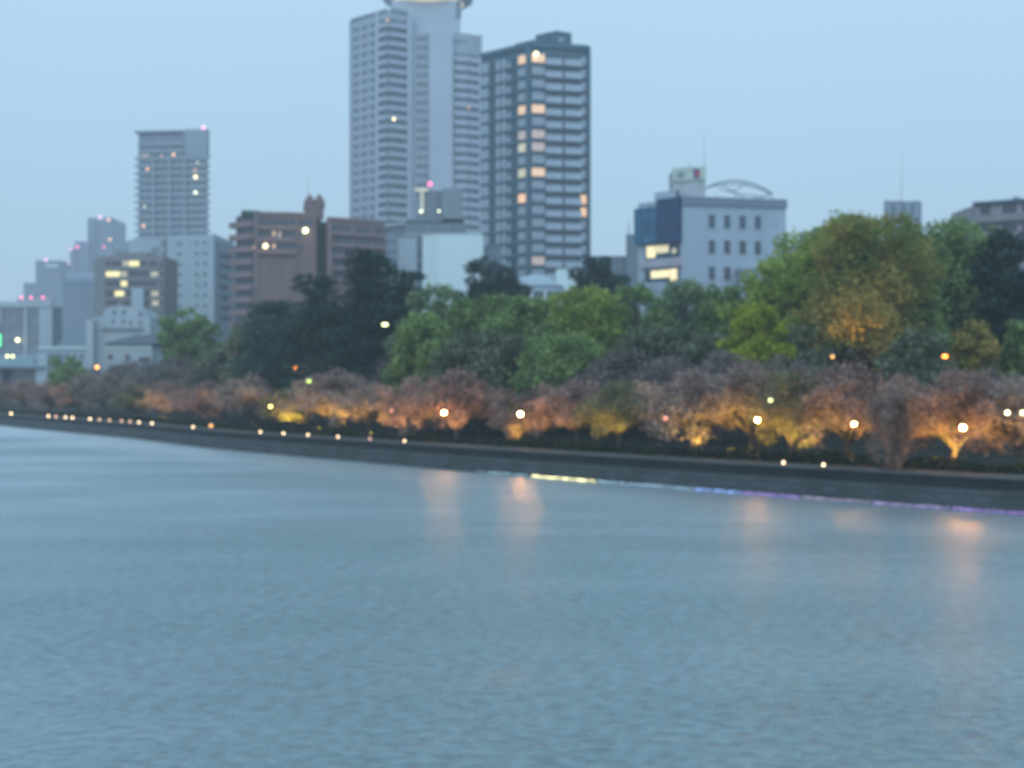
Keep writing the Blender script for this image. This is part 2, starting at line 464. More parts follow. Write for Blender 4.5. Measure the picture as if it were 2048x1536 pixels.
# ---- 5 white apartment block with small windows
def white_block():
    D = 400
    B = Building('apartment_block', 380, D, 'white apartment block with three columns of small dark windows under the slate tower', 'building')
    a = pt(334, D); b = pt(428, D - 4); c = pt(462, D + 9)
    top = Z(471, D)
    B.wall([a, b, (b[0] + 1, D + 20), (a[0], D + 24)], 3, top, M_WHITE)
    B.wall([pt(428.5, D - 3.6), c, (c[0], D + 24), (b[0] + 1, D + 20)], 3, Z(481, D), M_GREYB, 'side_wall')
    M, L = B.face(a, b)
    for k in range(8):
        z = Z(484 + k * 20.8, D)
        for (s, w) in ((.26, .10), (.64, .06), (.81, .08)):
            B.item('window', M, (L * (s - w / 2) - .1, L * (s + w / 2) + .1, -.08, .1, z - 1.15, z), M_SOFT)
            B.item('window_sill', M, (L * (s - w / 2) - .2, L * (s + w / 2) + .2, -.2, .1, z - 1.35, z - 1.16), M_PALE)
    M, L = B.face(pt(428.5, D - 3.6), c)
    for k in range(7):
        z = Z(500 + k * 20.8, D)
        B.item('balcony', M, (L * .3, L, -.9, -.05, z - 1.2, z), M_LTOW)
    # lower left part
    a2 = pt(258, D + 3); b2 = pt(331, D + 1)
    B.wall([a2, b2, (b2[0], D + 22), (a2[0], D + 22)], 3, Z(477, D), M_WHITE)
    M, L = B.face(a2, b2)
    B.one('window', M, (L * .62, L * .82, -.1, .1, Z(512, D), Z(493, D)), M_SOFT)
    for k in range(8):
        z = Z(480 + k * 21, D)
        B.item('window', M, (L * .9, L * .985, -.1, .1, z - 1.7, z), M_LDARK)
    B.one('drain_channel', M, (L + .0, L + .75, -.9, .2, 4, Z(476, D)), M_LDARK)
    B.finish()
white_block()

# ---- 6 beige office with yellow lit windows
def beige_office():
    D = 340
    B = Building('office_building', 255, D, 'grey beige office building with scattered yellow lit windows at the left', 'building')
    a = pt(188, D + 8); b = pt(208, D); c = pt(328, D)
    B.wall([a, b, c, (c[0], D + 14), (a[0], D + 18)], 3, Z(512, D), M_BEIGE)
    M, L = B.face(b, c)
    def u(px): return (px - 208) / 120 * L
    rows = [(527, [(212, 219), (223, 232), (234, 242), (246, 256), (258, 278), (280, 292), (298, 314)]),
            (548, [(212, 240), (243, 254), (256, 298), (302, 316)]),
            (567, [(210, 240), (242, 254), (256, 264), (266, 274), (276, 312)]),
            (587, [(210, 228), (230, 248), (252, 262), (292, 300), (303, 317)]),
            (606, [(210, 234), (245, 262), (292, 300), (304, 317)])]
    lit = {(527, 3): E_YEL2, (527, 4): E_YEL, (548, 0): E_YEL, (548, 1): E_YEL2, (548, 3): E_YEL2, (567, 1): E_YEL,
           (587, 1): E_YEL, (587, 4): E_YEL2, (606, 3): E_YEL2}
    lit = {k: (emis('office yellow bright', (1, .82, .25), 1.1) if v is E_YEL else emis('office yellow dim', (1, .8, .3), .3)) for k, v in lit.items()}
    for (y, ws) in rows:
        for i, (p0, p1) in enumerate(ws):
            hh = 5
            m = lit.get((y, i), M_BDARK)
            B.item('window', M, (u(p0), u(p1), -.1, .1, Z(y + hh, D), Z(y - hh, D)), m, 'yellow lit window' if (y, i) in lit else None)
        B.one('floor_band', M, (u(208), u(320), -.25, .05, Z(y + 13, D), Z(y + 8, D)), M_BEIGE)
    for k in range(8):
        B.one('window', M, (u(320), u(326), -.1, .1, Z(489 + 19.6 * (k + 2) + 5, D), Z(489 + 19.6 * (k + 2) - 5, D)), M_BDARK)
    B.one('stair_block', M, (u(266), u(290), -1.5, .1, 4, Z(577, D)), M_WHITE)
    B.one('roof_box', M, (u(230), u(290), 2, 9, Z(512, D), Z(503, D)), M_BEIGE)
    B.finish()
beige_office()

# ---- 7 white stepped house group
def white_houses():
    D = 285
    B = Building('white_building', 245, D, 'white stepped building with curved roof edge and two rows of small windows', 'building')
    a = pt(188, D); c = pt(300, D)
    B.wall([a, c, (c[0], D + 12), (a[0], D + 12)], 3, Z(634, D), M_WHITE)
    M, L = B.face(a, c)
    u = lambda px: (px - 188) / 112 * L
    pts = [(u(203), Z(634, D)), (u(207), Z(620, D)), (u(220), Z(613, D)), (u(240), Z(611, D)), (u(268), Z(614, D)), (u(288), Z(620, D)), (u(294), Z(634, D))]
    b = MB(); k = len(pts)
    for dv in (.6, 9):
        for (x, z) in pts: b.v.append(M @ Vector((x, dv, z)))
    b.f = [tuple(range(k)), tuple(reversed(range(k, 2 * k)))] + [(i, (i + 1) % k, (i + 1) % k + k, i + k) for i in range(k)]
    b.build('upper_storey', M_WHITE, B.root)
    for (px, py) in ((227, 624), (246, 624), (227, 643), (247, 643), (262, 646), (281, 646), (280, 628)):
        w = 3.2 if py < 640 else 2.6
        B.item('window', M, (u(px - w), u(px + w), .45 if py < 634 else -.1, .65 if py < 634 else .1, Z(py + 4.5, D), Z(py - 4.5, D)), M_LDARK)
    B.one('cornice', M, (u(205), u(286), -.6, .1, Z(660, D), Z(656.5, D)), M_LDARK)
    B.one('chimney', M, (u(178), u(192), -2, 2, 4, Z(640, D)), M_WHITE)
    B.finish()
    D = 262
    B = Building('white_house', 262, D, 'low white house with dark hipped roof just above the cherry trees', 'house')
    a = pt(212, D); c = pt(304, D); r = pt(311, D + 3)
    B.wall([a, c, r, (r[0], D + 10), (a[0], D + 10)], 3, Z(688, D), M_WHITE)
    e = 1.0; z0 = Z(688, D) + .0; z1 = Z(668, D)
    base = [(X(216, D) - e, D - .8), (X(311, D) + .3, D - .8), (X(311, D) + .3, D + 11), (X(216, D) - e, D + 11)]
    b = MB(); k = 0
    for p in base: b.v.append(Vector((*B.loc(p), z0 - 3 + .02)))
    b.v.append(Vector((*B.loc((X(262, D), D + 4)), z1 - 3))); b.v.append(Vector((*B.loc((X(306, D), D + 5)), z1 - 3)))
    b.f = [(3, 2, 1, 0), (0, 1, 5, 4), (1, 2, 5), (2, 3, 4, 5), (3, 0, 4)]
    b.build('roof', M_ROOFD, B.root)
    M, L = B.face(a, c); u = lambda px: (px - 212) / 92 * L
    for (p0, p1, y0, y1) in ((216, 225, 709, 719), (251, 259, 709, 721), (278, 300, 714, 724)):
        B.item('window', M, (u(p0), u(p1), -.12, .1, Z(y1, D), Z(y0, D)), M_BDARK)
    B.one('wall_band', M, (0, L, -.15, .05, Z(697, D), Z(694, D)), M_PALE)
    B.finish()
    D = 300
    B = Building('white_building', 190, D, 'narrow pale block with chimney left of the white stepped building', 'building')
    a = pt(174, D); c = pt(187, D)
    B.wall([a, c, (c[0], D + 9), (a[0], D + 9)], 3, Z(660, D), M_WHITE)
    B.wall([pt(178, D + 1), pt(191, D + 1), pt(191, D + 5), pt(178, D + 5)], 3, Z(638, D), M_WHITE, 'chimney')
    M, L = B.face(a, c)
    for y in (672, 690): B.item('window', M, (L * .3, L * .6, -.1, .1, Z(y + 5, D), Z(y - 5, D)), M_SOFT)
    B.finish()
    D = 340
    B = Building('low_building', 145, D, 'long low pale building with flat roof behind the small green tree', 'building')
    a = pt(80, D); c = pt(205, D)
    B.wall([a, c, (c[0], D + 12), (a[0], D + 12)], 3, Z(698, D), M_WHITE)
    M, L = B.face(a, c)
    B.one('roof_edge', M, (-.3, L, -.5, 12, Z(698, D), Z(694, D)), M_PALE)
    for i in range(8): B.item('window', M, (L * (.06 + i * .115), L * (.06 + i * .115) + 1.0, -.1, .1, Z(716, D), Z(708, D)), M_SOFT)
    B.wall([pt(118, D + 2), pt(160, D + 2), pt(160, D + 8), pt(118, D + 8)], Z(698, D), Z(683, D), M_GREYB, 'roof_storey')
    B.finish()
white_houses()

# ---- 8 low block with tall dark panels, and the road bridge
def left_low():
    D = 480
    B = Building('office_building', 60, D, 'low office block with white roof band and tall dark glass bays at the left edge', 'building')
    a = pt(-25, D); c = pt(106, D)
    B.wall([a, c, pt(125, D + 3), pt(125, D + 25), pt(-25, D + 25)], 3, Z(612, D), M_GREYB)
    M, L = B.face(a, c); u = lambda px: (px + 25) / 131 * L
    B.one('roof_band', M, (u(-25), u(105), -1, 1.5, Z(615, D), Z(604, D)), M_WHITE)
    B.one('roof_box', M, (u(33), u(102), 0, 4, Z(604, D), Z(597, D)), M_WHITE)
    for (p0, p1) in ((-22, 0), (4, 48), (56, 78)):
        B.item('window', M, (u(p0), u(p1), -.1, .1, Z(698, D), Z(616, D)), M_LDARK)
    for (p0, p1) in ((0, 4), (49, 55), (79, 105)):
        B.item('column', M, (u(p0), u(p1), -.6, .15, 4, Z(615, D)), M_WHITE)
    M2, L2 = B.face(c, pt(125, D + 3))
    B.one('window', M2, (.1, L2 - .3, -.1, .1, Z(690, D), Z(616, D)), M_LDARK)
    for x in (43, 62, 86): B.beacon(P(x, 595, D - 2), E_RED, .55)
    B.beacon(P(35, 680, D - 2), E_YEL and emis('yellow bulb', (1, .9, .45), 9), .65, 'wall_lamp')
    B.finish()
    D = 400
    B = Building('shop_building', 0, D, 'shop building with bright green sign at the far left edge', 'building')
    B.wall([pt(-40, D), pt(3, D), pt(3, D + 10), pt(-40, D + 10)], 3, Z(645, D), M_LTOW)
    M, L = B.face(pt(-40, D), pt(3, D))
    B.one('sign_panel', M, (L * .80, L * .985, -.3, .0, Z(693, D), Z(668, D)), emis('green sign', (.05, 1.0, .35), 1.3), 'glowing green sign')
    B.finish()
    D = 330
    o = empty('road_bridge', (X(20, D), D, 3), 'low pale road bridge with dark underside at the far left above the cherry trees', 'bridge')
    b = MB(); b.box(-45, X(98, D) - o.location.x, -4, 8, Z(737, D) - 3, Z(732, D) - 3)
    b.build('deck', M_GREYB, o)
    b = MB(); b.box(-45, X(78, D) - o.location.x, -4.2, -3.95, Z(733, D) - 3, Z(715, D) - 3)
    b.build('side_barrier', mat('pale blue steel', (.30, .42, .48)), o)
    b = MB(); b.box(-45, X(80, D) - o.location.x, -4.3, -3.9, Z(715, D) - 3, Z(711, D) - 3)
    b.build('handrail', M_WHITE, o)
    for i in range(4):
        b = MB(); x = -36 + i * 11; b.box(x, x + 1.6, -1, 4, 0, Z(738, D) - 3); b.build('pier', M_GREYB, o)
    b = MB(); b.box(X(80, D) - o.location.x, X(102, D) - o.location.x, -3, 8, 0, Z(708, D) - 3)
    b.build('abutment', M_WHITE, o)
    b = MB(); b.box(-46, X(76, D) - o.location.x, 2, 3, 0, Z(738, D) - 3); b.build('underpass_wall', M_LDARK, o)
    # a car on the bridge
    car = empty('parked_car', (X(33, D), D - 2.2, Z(712, D) - 1.0), 'small dark car with two yellow headlights on the road bridge', 'car')
    b = MB(); b.box(-.85, .85, -2, 2, .3, .95); b.build('body', mat('dark car paint', (.05, .06, .08), .3), car)
    b = MB(); b.prism([(-.75, -1.0), (.75, -1.0), (.75, 1.4), (-.75, 1.4)], .95, 1.5); b.build('cabin', M_DGLASS, car)
    for sx in (-.62, .62):
        b = MB(); b.sphere((sx, -2.0, 1.2 - .35), .34); b.build('headlight', emis('headlight yellow', (.95, 1, .45), 4), car, True)
        for sy in (-1.3, 1.3):
            b = MB(); b.tube([(sx - .15, sy, .32), (sx + .15, sy, .32)], .32, 12); b.build('wheel', M_DFRAME, car)
left_low()

# ---- 9 brown apartment block
def brown():
    D = 330
    B = Building('apartment_block', 600, D, 'brown tiled apartment block with stacked balconies and a castle like roof tower', 'building')
    a = pt(472, D + 1); b = pt(511, D - 3); c = pt(632, D); d = pt(655, D + 4); e = pt(765, D + 10)
    top = Z(432, D)
    B.wall([a, b, c, (c[0], D + 16), (a[0] + 2, D + 16)], 3, top, M_BRICK)
    B.wall([(c[0] + .05, D + 1.8), d, (d[0], D + 16), (c[0] + .05, D + 16)], 3, Z(441, D), M_BDARK, 'stair_recess')
    B.wall([pt(655.3, D + 2.5), e, (e[0], D + 18), (d[0] + .1, D + 18)], 3, Z(443, D + 6), M_BRICK)
    M, L = B.face(a, b)
    for k in range(12):
        z = Z(447 + k * 25.0, D)
        B.item('balcony', M, (-.9, L, -1.4, -.1, z - 1.35 + .2, z + .2), M_BRICK2)
        B.item('window', M, (.1, L, -.06, .05, z + .2, z + 1.6), M_BDARK)
    M, L = B.face(b, c); u = lambda px: (px - 511) / 121 * L
    B.one('pilaster', M, (-.3, u(515), -.4, .1, 3, top + .3), M_BRICK2)
    for k, y in enumerate((446, 470, 494)):
        for (p0, p1) in ((516, 552), (554, 590), (595, 628 if k == 0 else 606)):
            B.item('window', M, (u(p0), u(p1), -.06, .05, Z(y + 6, D), Z(y - 6, D)), M_BDARK)
        B.one('balcony', M, (u(515), u(592), -1.0, -.1, Z(y + 16, D), Z(y + 7, D)), M_BRICK2)
    for (p0, p1, y0, y1) in ((545, 550, 464, 474), (545, 550, 490, 498), (556, 562, 464, 476)):
        B.item('window', M, (u(p0), u(p1), -.12, .0, Z(y1, D), Z(y0, D)), E_DIM if p0 == 556 else E_WARM, 'lit warm window')
    for i, (px, py) in enumerate(((540, 535), (548, 528), (575, 512), (612, 535))):
        B.item('window', M, (u(px), u(px + 6), -.06, .05, Z(py + 5, D), Z(py - 5, D)), M_BRICK)
    B.one('parapet', M, (-.3, L, -.3, .3, top, top + .7), M_BRICK2)
    B.one('roof_planting', M, (-3.2, 1.0, -.2, 4, top - .2, top + .9), mat('roof shrub green', (.04, .10, .07)))
    M, L = B.face(pt(655.3, D + 2.5), e)
    for k in range(5):
        y = 459 + k * 23
        B.one('balcony', M, (0, L, -1.1, -.1, Z(y + 14, D + 6), Z(y + 6, D + 6)), M_BRICK2)
        for (s0, s1) in ((.07, .42), (.5, .78), (.83, .98)):
            B.item('window', M, (L * s0, L * s1, -.06, .05, Z(y + 5, D + 6), Z(y - 6, D + 6)), M_BDARK)
    B.one('parapet', M, (0, L, -.3, .3, Z(443, D + 6), Z(437, D + 6)), M_BRICK2)
    B.one('pilaster', M, (-.4, .5, -1.3, .1, 3, Z(442, D + 6)), M_BRICK2)
    B.beacon(P(531, 492, D - 4.5), E_PT, .75, 'balcony_lamp', 'bright warm light on the third floor from the top')
    B.beacon(P(611, 461, D - 3), emis('lime bulb', (.95, 1, .4), 12), .62, 'balcony_lamp', 'bright greenish yellow light')
    B.beacon(P(507, 495, D - 6), E_PTO, .2, 'balcony_lamp')
    # roof tower: two little turrets on a block
    t = MB(); cx, cy = X(623, D), D + 5
    l = Vector((cx, cy, 0)) - Vector((B.o.x, B.o.y, 0))
    t.prism([(l.x - 1.9, l.y - 1.5), (l.x + 1.9, l.y - 1.5), (l.x + 1.9, l.y + 2), (l.x - 1.9, l.y + 2)], top - 3, Z(408, D) - 3)
    t.build('roof_tower', M_BRICK, B.root)
    zt = Z(408, D) - 3
    for dx in (-1.2, 1.2):
        t = MB(); t.lathe([(.9, -1.5), (1.35, -.2), (1.35, 1.2), (.9, 1.9), (.5, 2.5), (.12, 3.0)], (l.x + dx * .95, l.y - .2, zt), 10)
        t.build('turret', M_BRICK, B.root)
    t = MB(); t.lathe([(.5, 0), (.6, .9), (.2, 1.6)], (l.x - 2.1, l.y - .3, Z(418, D) - 3), 8); t.build('turret', M_BRICK, B.root)
    B.mast(P(616, 390, D + 5), 4.4, .06)
    B.mast(P(579, 434, D + 3), 1.3, .2)
    B.finish()
brown()

# ---- 10 grey mid block with lit rooftop, pale blank box
def mid_blocks():
    D = 395
    B = Building('apartment_block', 845, D, 'blue grey mid rise with floodlit rooftop block in front of the tallest tower', 'building')
    a = pt(766, D + 6); b = pt(812, D); c = pt(928, D)
    B.wall([a, b, c, (c[0], D + 18), (a[0], D + 20)], 3, Z(443, D), M_GREYB)
    B.wall([pt(832, D + 1), pt(858, D), pt(912, D + 2), pt(912, D + 14), pt(832, D + 14)], Z(443, D), Z(381, D), M_GREYB, 'roof_block')
    B.wall([pt(884, D - .6), pt(926, D - .6), pt(926, D + 12), pt(884, D + 12)], Z(443, D), Z(377, D), M_LTOW2, 'roof_block')
    M, L = B.face(a, b)
    for k in range(5):
        y = 460 + k * 20
        B.item('window', M, (L * .12, L * .95, -.08, .1, Z(y + 5, D), Z(y - 4, D)), M_LDARK)
    B.one('roof_edge', M, (0, L, -1.2, .3, Z(451, D), Z(446, D)), M_WHITE)
    M, L = B.face(b, c); u = lambda px: (px - 812) / 116 * L
    for k in range(5):
        y = 458 + k * 20
        for (p0, p1) in ((816, 846), (862, 892), (902, 926)):
            B.item('window', M, (u(p0), u(p1), -.08, .1, Z(y + 5, D), Z(y - 4, D)), M_LDARK)
        B.one('floor_band', M, (0, L, -.4, .05, Z(y + 13, D), Z(y + 9, D)), M_WHITE)
    B.one('roof_edge', M, (0, L, -.6, .3, Z(443, D), Z(438, D)), M_LTOW)
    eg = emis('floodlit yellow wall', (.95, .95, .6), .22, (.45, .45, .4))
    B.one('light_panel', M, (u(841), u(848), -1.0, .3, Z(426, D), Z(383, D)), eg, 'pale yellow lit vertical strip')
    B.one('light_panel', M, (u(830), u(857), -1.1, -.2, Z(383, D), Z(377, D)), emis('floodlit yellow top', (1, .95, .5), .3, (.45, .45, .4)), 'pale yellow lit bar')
    B.beacon(P(842, 423, D - 3), E_COOL, .55, 'roof_lamp'); B.beacon(P(878, 422, D - 3), E_COOL, .45, 'roof_lamp')
    B.beacon(P(860, 368, D - 2), E_RED, .75)
    B.finish()
    D = 345
    B = Building('apartment_block', 815, D, 'pale plain block between the brown apartments and the blank white box', 'building')
    a = pt(796, D); b = pt(833, D); c = pt(844, D + 3)
    B.wall([a, b, c, (c[0], D + 14), (a[0], D + 14)], 3, Z(474, D), M_WHITE)
    M, L = B.face(a, b); B.one('parapet', M, (0, L, -.2, .3, Z(474, D), Z(471.5, D)), M_GREYB)
    M, L = B.face(b, c)
    B.one('side_panel', M, (0, L, -.1, .05, 4, Z(474.5, D)), M_GREYB)
    for y in (505, 530, 548): B.item('window', M, (L * .2, L * .8, -.16, .0, Z(y + 6, D), Z(y - 6, D)), M_LDARK)
    B.finish()
    D = 300
    B = Building('white_building', 905, D, 'windowless very pale box building below the tallest tower', 'building')
    a = pt(845, D + 4); b = pt(878, D); c = pt(966, D + 1)
    B.wall([a, b, c, (c[0], D + 16), (a[0], D + 18)], 3, Z(469, D), M_PALE)
    M, L = B.face(b, c); B.one('parapet', M, (0, L, -.12, .2, Z(469, D), Z(467, D)), M_PALE)
    M, L = B.face(a, b); B.one('parapet', M, (0, L, -.12, .2, Z(469, D), Z(467, D)), M_PALE)
    B.finish()
    D = 310
    B = Building('low_building', 985, D, 'small slate grey block right beside the blank white box', 'building')
    B.wall([pt(967, D), pt(1002, D), pt(1002, D + 10), pt(967, D + 10)], 3, Z(497, D), M_LTOW)
    M, L = B.face(pt(967, D), pt(1002, D))
    for (s, y) in ((.15, 512), (.6, 512), (.15, 532), (.6, 532)): B.item('window', M, (L * s, L * (s + .25), -.1, .1, Z(y + 5, D), Z(y - 5, D)), M_LDARK)
    B.one('parapet', M, (0, L, -.2, .2, Z(497, D), Z(494, D)), M_GREYB)
    B.finish()
mid_blocks()

# ---- 11 domed hall
def hall():
    D = 225
    B = Building('domed_hall', 1070, D, 'low pale hall with stepped domed roof half hidden by trees below the dark tower', 'hall')
    cx, cy = X(1075, D) - B.o.x, 8
    zt = lambda y: Z(y, D) - 3
    MB().lathe([(6.4, 0), (6.4, zt(584)), (7.2, zt(583)), (7.2, zt(578))], (cx, cy, 0), 28).build('lower_wall', M_WHITE, B.root)
    MB().lathe([(6.0, zt(577.5)), (5.8, zt(569)), (5.9, zt(568)), (4.8, zt(561)), (3.4, zt(551)), (2.0, zt(545)), (.3, zt(541))], (cx, cy, 0), 28).build('dome', M_WHITE, B.root)
    MB().lathe([(5.92, zt(576)), (5.92, zt(570))], (cx, cy, 0), 28).build('window_band', M_LDARK, B.root)
    MB().box(cx + 3.2, cx + 6.5, cy - 4, cy + 3, 0, zt(534)).build('side_block', M_PALE, B.root)
    for i, an in enumerate((-2.3, -2.0, -1.7, -1.4)):
        t = MB(); t.tube([(cx + 7.15 * math.cos(an), cy + 7.15 * math.sin(an), 0), (cx + 7.15 * math.cos(an), cy + 7.15 * math.sin(an), zt(583))], .25, 8); t.build('column', M_PALE, B.root)
    B.finish()
    D = 430
    B = Building('low_building', 1215, D, 'pale low rise building far behind the trees left of the glass cornered office', 'building')
    B.wall([pt(1160, D), pt(1278, D), pt(1278, D + 14), pt(1160, D + 14)], 3, Z(512, D), M_HAZE3)
    B.wall([pt(1252, D - 2), pt(1280, D - 2), pt(1280, D + 14), pt(1252, D + 14)], 3, Z(470, D), M_HAZE3, 'wall')
    M, L = B.face(pt(1160, D), pt(1278, D))
    for k in range(2):
        for j in range(7): B.item('window', M, (L * (.05 + j * .11), L * (.1 + j * .11), -.1, .1, Z(527 + k * 18, D), Z(519 + k * 18, D)), M_HWIN)
    B.mast(P(1258, 470, D), 4.5, .2)
    B.finish()
hall()

# ---- 12 office with glass corner
def office():
    D = 225
    B = Building('office_building', 1420, D, 'pale office building with blue glass corner, rooftop sign box and arched roof frame', 'building')
    a = pt(1276, D + 5); b = pt(1365, D - 1.5); c = pt(1572, D + 2.5)
    top = Z(399, D)
    B.wall([a, b, c, (c[0], D + 22), (a[0] + 2, D + 22)], 3, top, M_OFFICE)
    M, L = B.face(b, c); u = lambda px: (px - 1365) / 207 * L
    for i, y in enumerate((443, 494, 547)):
        for j, px in enumerate((1423, 1453.5, 1484.5, 1515)):
            if i == 2 and j > 1: continue
            m = M_DGLASS if (i == 0 or j == 0) else (M_BDARK)
            B.item('window', M, (u(px - 6.3), u(px + 6.3), -.03, .1, Z(y + 13, D), Z(y - 13, D)), m)
            B.item('window_frame', M, (u(px - 7.6), u(px + 7.6), -.12, .02, Z(y + 15, D), Z(y + 13.2, D)), M_WHITE)
    B.one('window', M, (u(1551), u(1557), -.03, .1, Z(501, D), Z(493, D)), E_DIM, 'small pinkish window')
    B.one('wall_panel', M, (u(1545), u(1557), -.06, .1, Z(448, D), Z(438, D)), M_WHITE)
    B.one('cornice', M, (-.2, L + .1, -.3, .3, top - 1.1, top + .3), M_LTOW)
    B.one('annex', M, (u(1470), u(1545), -2.2, -.02, 4, Z(537, D)), M_LTOW2)
    B.one('roof_unit', M, (u(1524), u(1542), -1.8, -.1, Z(537, D) + .01, Z(527, D)), M_LTOW)
    M, L = B.face(a, b); u = lambda px: (px - 1276) / 89 * L
    B.one('glass_corner', M, (-.1, u(1321), -.9, .1, Z(484, D), Z(400, D) - 0.9), M_BLUEG, 'lighter blue glass panel')
    B.one('glass_corner', M, (u(1321) + .02, u(1364), -.92, .1, Z(486, D), Z(397, D)), M_BLUEG2, 'dark navy glass panel')
    for i in range(1, 6):
        B.item('mullion', M, (u(1276 + i * 14.6), u(1276 + i * 14.6) + .08, -.99, -.93, Z(484, D), Z(402, D)), M_DFRAME)
    for (y0, y1) in ((487, 515), (536, 562)):
        B.one('window_recess', M, (u(1290), u(1360), -.04, .1, Z(y1, D), Z(y0, D)), M_DGLASS)
    ew = emis('office lights', (1, .83, .38), 1.0)
    B.one('window', M, (u(1294), u(1312), -.1, -.05, Z(512, D), Z(489, D)), ew, 'large yellow lit window')
    B.one('window', M, (u(1313), u(1338), -.1, -.05, Z(504, D), Z(489, D)), emis('office lights b', (1, .85, .42), .7), 'yellow lit window')
    B.one('window', M, (u(1345), u(1353), -.1, -.05, Z(507, D), Z(497, D)), E_YEL2)
    B.one('window', M, (u(1303), u(1341), -.1, -.05, Z(554, D), Z(539, D)), ew, 'large yellow lit window')
    B.one('window', M, (u(1342), u(1355), -.1, -.05, Z(562, D), Z(538, D)), ew, 'tall yellow lit window')
    B.one('floor_band', M, (u(1284), L, -.5, .05, Z(533, D), Z(518, D)), mat('pink grey band', (.42, .38, .43)))
    # rooftop volumes
    B.wall([pt(1309, D + 6), pt(1352, D + 3), pt(1352, D + 14), pt(1309, D + 14)], top, Z(382, D + 4), M_OFFICE, 'roof_storey')
    s0, s1 = pt(1346, D + 6), pt(1411, D + 4)
    B.wall([s0, s1, (s1[0], D + 12), (s0[0], D + 12)], top, Z(336, D + 4), mat('sign tower wall', (.40, .43, .45)), 'sign_tower')
    M, L = B.face(s0, s1)
    B.one('sign_panel', M, (-.05, L + .05, -.25, -.02, Z(361, D + 5), Z(335, D + 5)), mat('pale green sign', (.46, .52, .46), var=.1), 'pale green sign')
    B.one('sign_mark', M, (L * .14, L * .36, -.3, -.26, Z(355, D + 5), Z(343, D + 5)), mat('grey mark', (.24, .29, .29)), 'grey mark on the sign')
    B.one('sign_mark', M, (L * .64, L * .84, -.3, -.26, Z(358, D + 5), Z(339, D + 5)), mat('navy mark', (.13, .12, .22)), 'dark mark on the sign')
    B.one('sign_mark', M, (L * .72, L * .84, -.34, -.305, Z(354, D + 5), Z(344, D + 5)), mat('red mark', (.50, .06, .12)), 'red mark on the sign')
    B.one('roof_door', M, (L * .1, L * .2, -.1, .0, Z(392, D + 5), Z(378, D + 5)), M_LDARK)
    B.mast(P(1380, 336, D + 6), .8, .12)
    B.mast(P(1409, 336, D + 8), 5.6, .05)
    # arched frame
    ma = mat('grey green steel arch', (.24, .30, .33), .5)
    def arc(pts, r, dy):
        q = [P(x, y, D + dy) - B.o for (x, y) in pts]
        MB().tube(q, r, 6).build('roof_arch', ma, B.root)
    def curve(x0, y0, x1, y1, hgt, n=16):
        return [(lerp(x0, x1, i / n), lerp(y0, y1, i / n) - hgt * 4 * (i / n) * (1 - i / n)) for i in range(n + 1)]
    arc(curve(1412, 376, 1545, 388, 20), .16, 7)
    arc(curve(1420, 374, 1545, 389, 12), .11, 9)
    arc(curve(1436, 376, 1538, 392, -5), .10, 8)
    arc([(1445, 370), (1462, 381), (1480, 392), (1492, 398)], .10, 8)
    arc([(1462, 383), (1476, 378), (1492, 367)], .10, 8)
    arc([(1540, 388), (1520, 396), (1500, 399)], .09, 8)
    for px in (1432, 1470, 1510, 1544):
        q0 = P(px, 388, D + 8) - B.o; MB().tube([(q0.x, q0.y, top - 3), (q0.x, q0.y, q0.z)], .08, 5).build('arch_post', ma, B.root)
    B.finish()
    D = 330
    B = Building('apartment_block', 1805, D, 'slate grey rooftop block with a thin antenna rising behind the large camphor trees', 'building')
    B.wall([pt(1768, D), pt(1843, D + 1), pt(1843, D + 16), pt(1768, D + 16)], 3, Z(402, D), M_LTOW)
    M, L = B.face(pt(1768, D), pt(1843, D + 1))
    for i in range(4):
        B.one('wall_panel', M, (L * (.04 + i * .25), L * (.18 + i * .25), -.25, .1, 4, Z(401 + (i == 2) * 3, D)), M_LTOW2)
        B.item('window', M, (L * (.19 + i * .22), L * (.26 + i * .22), -.1, .1, Z(432, D), Z(416, D)), M_LDARK)
    B.mast(P(1803, 402, D + 4), 11, .07)
    B.finish()
    D = 235
    B = Building('apartment_block', 2010, D, 'brownish building with dark top floor openings at the right edge above the trees', 'building')
    a = pt(1954, D); b = pt(2090, D - 6)
    m = mat('dusty mauve wall', (.33, .30, .34))
    B.wall([a, b, (b[0], D + 14), (a[0], D + 14)], 3, Z(408, D), m)
    M, L = B.face(a, b); u = lambda px: (px - 1954) / 136 * L
    B.one('eaves', M, (-.5, L, -1.0, 1, Z(410, D), Z(405, D)), M_DFRAME)
    for (p0, p1) in ((1961, 1982), (2006, 2034), (2046, 2070)): B.item('window', M, (u(p0), u(p1), -.08, .1, Z(430, D), Z(412, D)), M_BDARK)
    B.one('floor_band', M, (0, L, -1.2, .0, Z(447, D), Z(432, D)), M_BEIGE)
    for (p0, p1) in ((1965, 1995), (2006, 2034), (2046, 2070)): B.item('window', M, (u(p0), u(p1), -.08, .1, Z(468, D), Z(451, D)), M_BDARK)
    B.one('roof_vent', M, (u(2020), u(2030), 2, 4, Z(405, D), Z(396, D)), M_GREYB)
    B.finish()
    D = 300
    B = Building('low_building', 1640, D, 'pale flat roofed block peeping over the camphor trees right of the office', 'building')
    B.wall([pt(1600, D), pt(1680, D), pt(1680, D + 10), pt(1600, D + 10)], 3, Z(466, D), M_GREYB)
    M, L = B.face(pt(1600, D), pt(1680, D)); B.one('roof_edge', M, (-.2, L, -.4, .3, Z(467, D), Z(463, D)), M_WHITE)
    for i in range(4): B.item('window', M, (L * (.1 + .22 * i), L * (.2 + .22 * i), -.1, .1, Z(482, D), Z(474, D)), M_LDARK)
    B.finish()
office()

